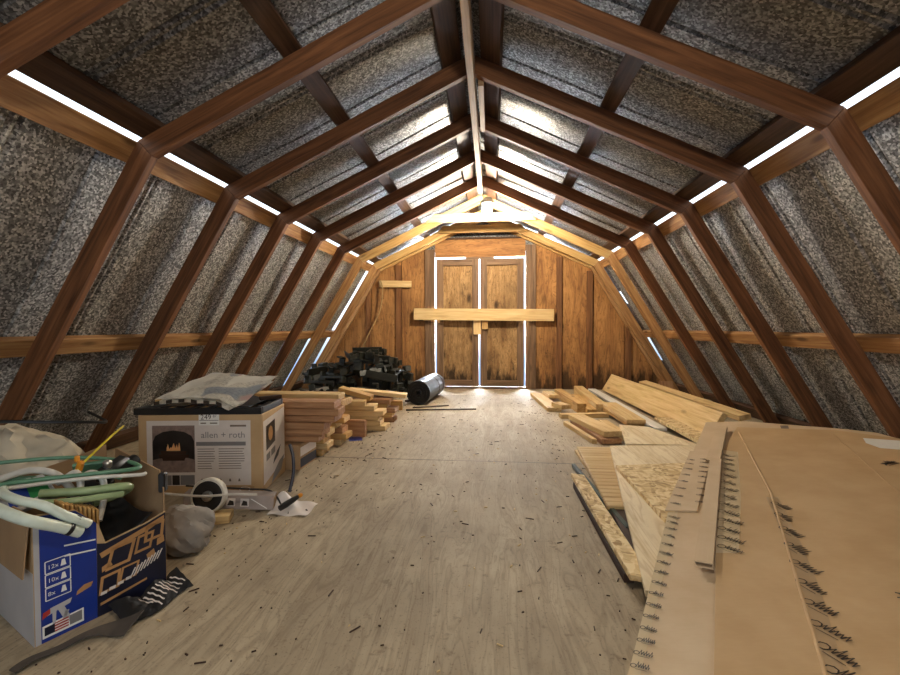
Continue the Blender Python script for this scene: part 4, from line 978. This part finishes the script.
def on(px, py, dz): return cp(px, py, dz)
def strip(nm, pix, dz, mat, parent, label=None, cat=None):
    pts = [cp(x, y, dz) for x, y in pix]
    o = MB().poly(pts).build(nm, mat)
    o.parent = parent
    if parent: o.matrix_parent_inverse = parent.matrix_world.inverted()
    if label: tag(o, label, cat)
    return o
bpy.context.view_layer.update()
Z = .0125+.005
def crease(px0, px1, parent, dz, r=.004):
    P = [cp(px0[0]+(px1[0]-px0[0])*k/20, px0[1]+(px1[1]-px0[1])*k/20, dz) for k in range(21)]
    o = MB().tube(P, r, 8).build('fold_ridge', M['card'], parent, True); o.matrix_parent_inverse = parent.matrix_world.inverted(); return o
crease((739, 432), (771, 493), MS, Z-.001, .0045); crease((771, 493), (830, 690), MS, Z-.001, .0045)
crease((832, 433), (912, 505), MS, Z-.0015, .004)
crease((775, 516), (905, 524), MS, Z-.002, .003)
strip('packing_tape', [(766, 497), (778, 497), (801, 543), (820, 588), (850, 690), (832, 690), (806, 600), (785, 540)], Z+.0010, M['tape'], MS)
strip('clear_tape', [(724, 450), (738, 452), (741, 500), (739, 553), (716, 553)], Z+.0008, M['tape_clear'], MS)
def marks(nm, px0, px1, n, Lpx, angpx, dz, parent, mat='ink', w=.0022, seed=1, jit=0):
    """illegible script repeated along a line between two surveyed points of the sheet"""
    rnd = random.Random(seed); mb = MB(); Minv = None
    for k in range(n):
        t = (k+.5)/n
        t = t**(1.35)       # evenly spaced on the sheet, so wider apart toward the camera
        x, y = px0[0]+(px1[0]-px0[0])*t, px0[1]+(px1[1]-px0[1])*t
        P0 = cp(x, y, dz); P1 = cp(x+Lpx, y+angpx, dz)
        L = .056 if Lpx > 12 else .028
        d = (P1-P0).normalized(); up = V((0, 0, 1)); s = up.cross(d)
        m2 = MB(); scrawl(m2, 0, 0, L, rnd.uniform(-.1, .1), rnd, w)
        for v in m2.bm.verts: v.co = P0+d*v.co.x+s*v.co.y+up*(.0003+zc(P0.x+d.x*v.co.x+s.x*v.co.y, 0)-zc(P0.x, 0))
        tmp = bpy.data.meshes.new('t'); m2.bm.to_mesh(tmp); m2.bm.free(); mb.bm.from_mesh(tmp); bpy.data.meshes.remove(tmp)
    o = mb.build(nm, M[mat], parent)
    o.matrix_parent_inverse = parent.matrix_world.inverted()
    return o
marks('tape_print', (774, 500), (836, 682), 10, 22, 14, Z+.0016, MS, w=.0022, seed=2)
marks('tape_print', (722, 453), (722, 551), 14, 16, 6, Z+.0014, MS, w=.0018, seed=3)
BS = [o for o in C.objects if o.get('label', '').startswith('pale bottom')][0]
NS = [o for o in C.objects if o.get('label', '').startswith('narrow pale cardboard flap')][0]
strip('clear_tape', [(628, 676), (640, 676), (678, 512), (668, 512)], .0058, M['tape_clear'], BS)
marks('tape_print', (671, 515), (632, 672), 16, 8, 3, .0064, BS, w=.0014, seed=5)
marks('tape_print', (689, 458), (671, 507), 8, 7, 2, .0121, NS, w=.0014, seed=6)
marks('tape_print', (702, 458), (697, 505), 9, 9, 2, .0121, NS, w=.0018, seed=7)
marks('carton_mark', (897, 592), (896, 600), 1, 16, 3, Z+.0006, MS, w=.004, seed=8)
marks('carton_mark', (882, 464), (884, 466), 1, 16, -2, Z+.0006, MS, w=.005, seed=9)
strip('side_tape', [(882, 462), (915, 468), (915, 476), (886, 470)], Z+.0004, M['tape'], MS)
strip('torn_clear_tape', [(863, 438), (905, 441), (905, 450), (880, 448), (866, 443)], Z+.001, M['sticker'], MS)
strip('printed_label', [(780, 425.5), (788, 425.5), (790, 431), (782, 431)], .0065, M['ink_lt'], BS)
# flattened cardboard tubes; a dark block inside paints the shade of the open ends
def ctube(p_far, p_near, w, h, dz, label):
    A, B_ = cp(*p_far, dz), cp(*p_near, dz); d = B_-A; Ln = d.length
    Mx = frame((A+B_)/2, d, (-.10, 0, 1))
    t_ = thing('cardboard_sleeve', label, 'cardboard', M=Mx)
    mb = MB()
    for s in (0, h-.003): mb.box((0, 0, s+.0015), (Ln, w, .003))
    for s in (-w/2+.0015, w/2-.0015): mb.box((-.005, s, h/2), (Ln-.01, .003, h-.006))
    mb.build('sleeve_walls', M['card_lt'], t_)
    MB().box((-.01, 0, h/2), (Ln-.03, w-.008, h-.008)).build('sleeve_inside', M['sleeve_shade'], t_)
ctube((716, 462), (704, 568), .046, .017, .0212, 'long flat cardboard sleeve with a dark open end on the pile')
ctube((722, 428), (713, 463), .055, .013, .0212, 'shorter far cardboard sleeve with a dark open end')

# ------------------------------------------------------------------ dirt and splinters on the floor
rnd = random.Random(21); mb = MB()
for i in range(800):
    y = rnd.uniform(.75, 4.9); x = rnd.uniform(-.95, .72)
    if rnd.random() < .45: x = rnd.choice((-1, 1))*abs(rnd.gauss(.0, .12))+(-.75 if rnd.random() < .6 else .55)
    if not -.96 < x < .75: continue
    L_ = rnd.choice((.003, .004, .005, .006, .009, .014, .028))*rnd.uniform(.6, 1.2); w = rnd.uniform(.0015, .0035)
    mb.box((x, y, .0018), (L_, w, .003), Matrix.Rotation(rnd.uniform(0, 3.14), 3, 'Z'))
o = mb.build('wood_splinters', M['dark_brown']); tag(o, 'dark splinters and crumbs scattered over the plywood floor', 'splinters', kind='stuff')
mb = MB()
for i in range(60):
    y = rnd.uniform(.8, 3.2); x = rnd.uniform(-.9, .6)
    mb.box((x, y, .0018), (rnd.uniform(.004, .018), rnd.uniform(.002, .004), .003), Matrix.Rotation(rnd.uniform(0, 3.14), 3, 'Z'))
o = mb.build('wood_chips', M['new_pine']); tag(o, 'pale wood chips scattered over the plywood floor', 'chips', kind='stuff')
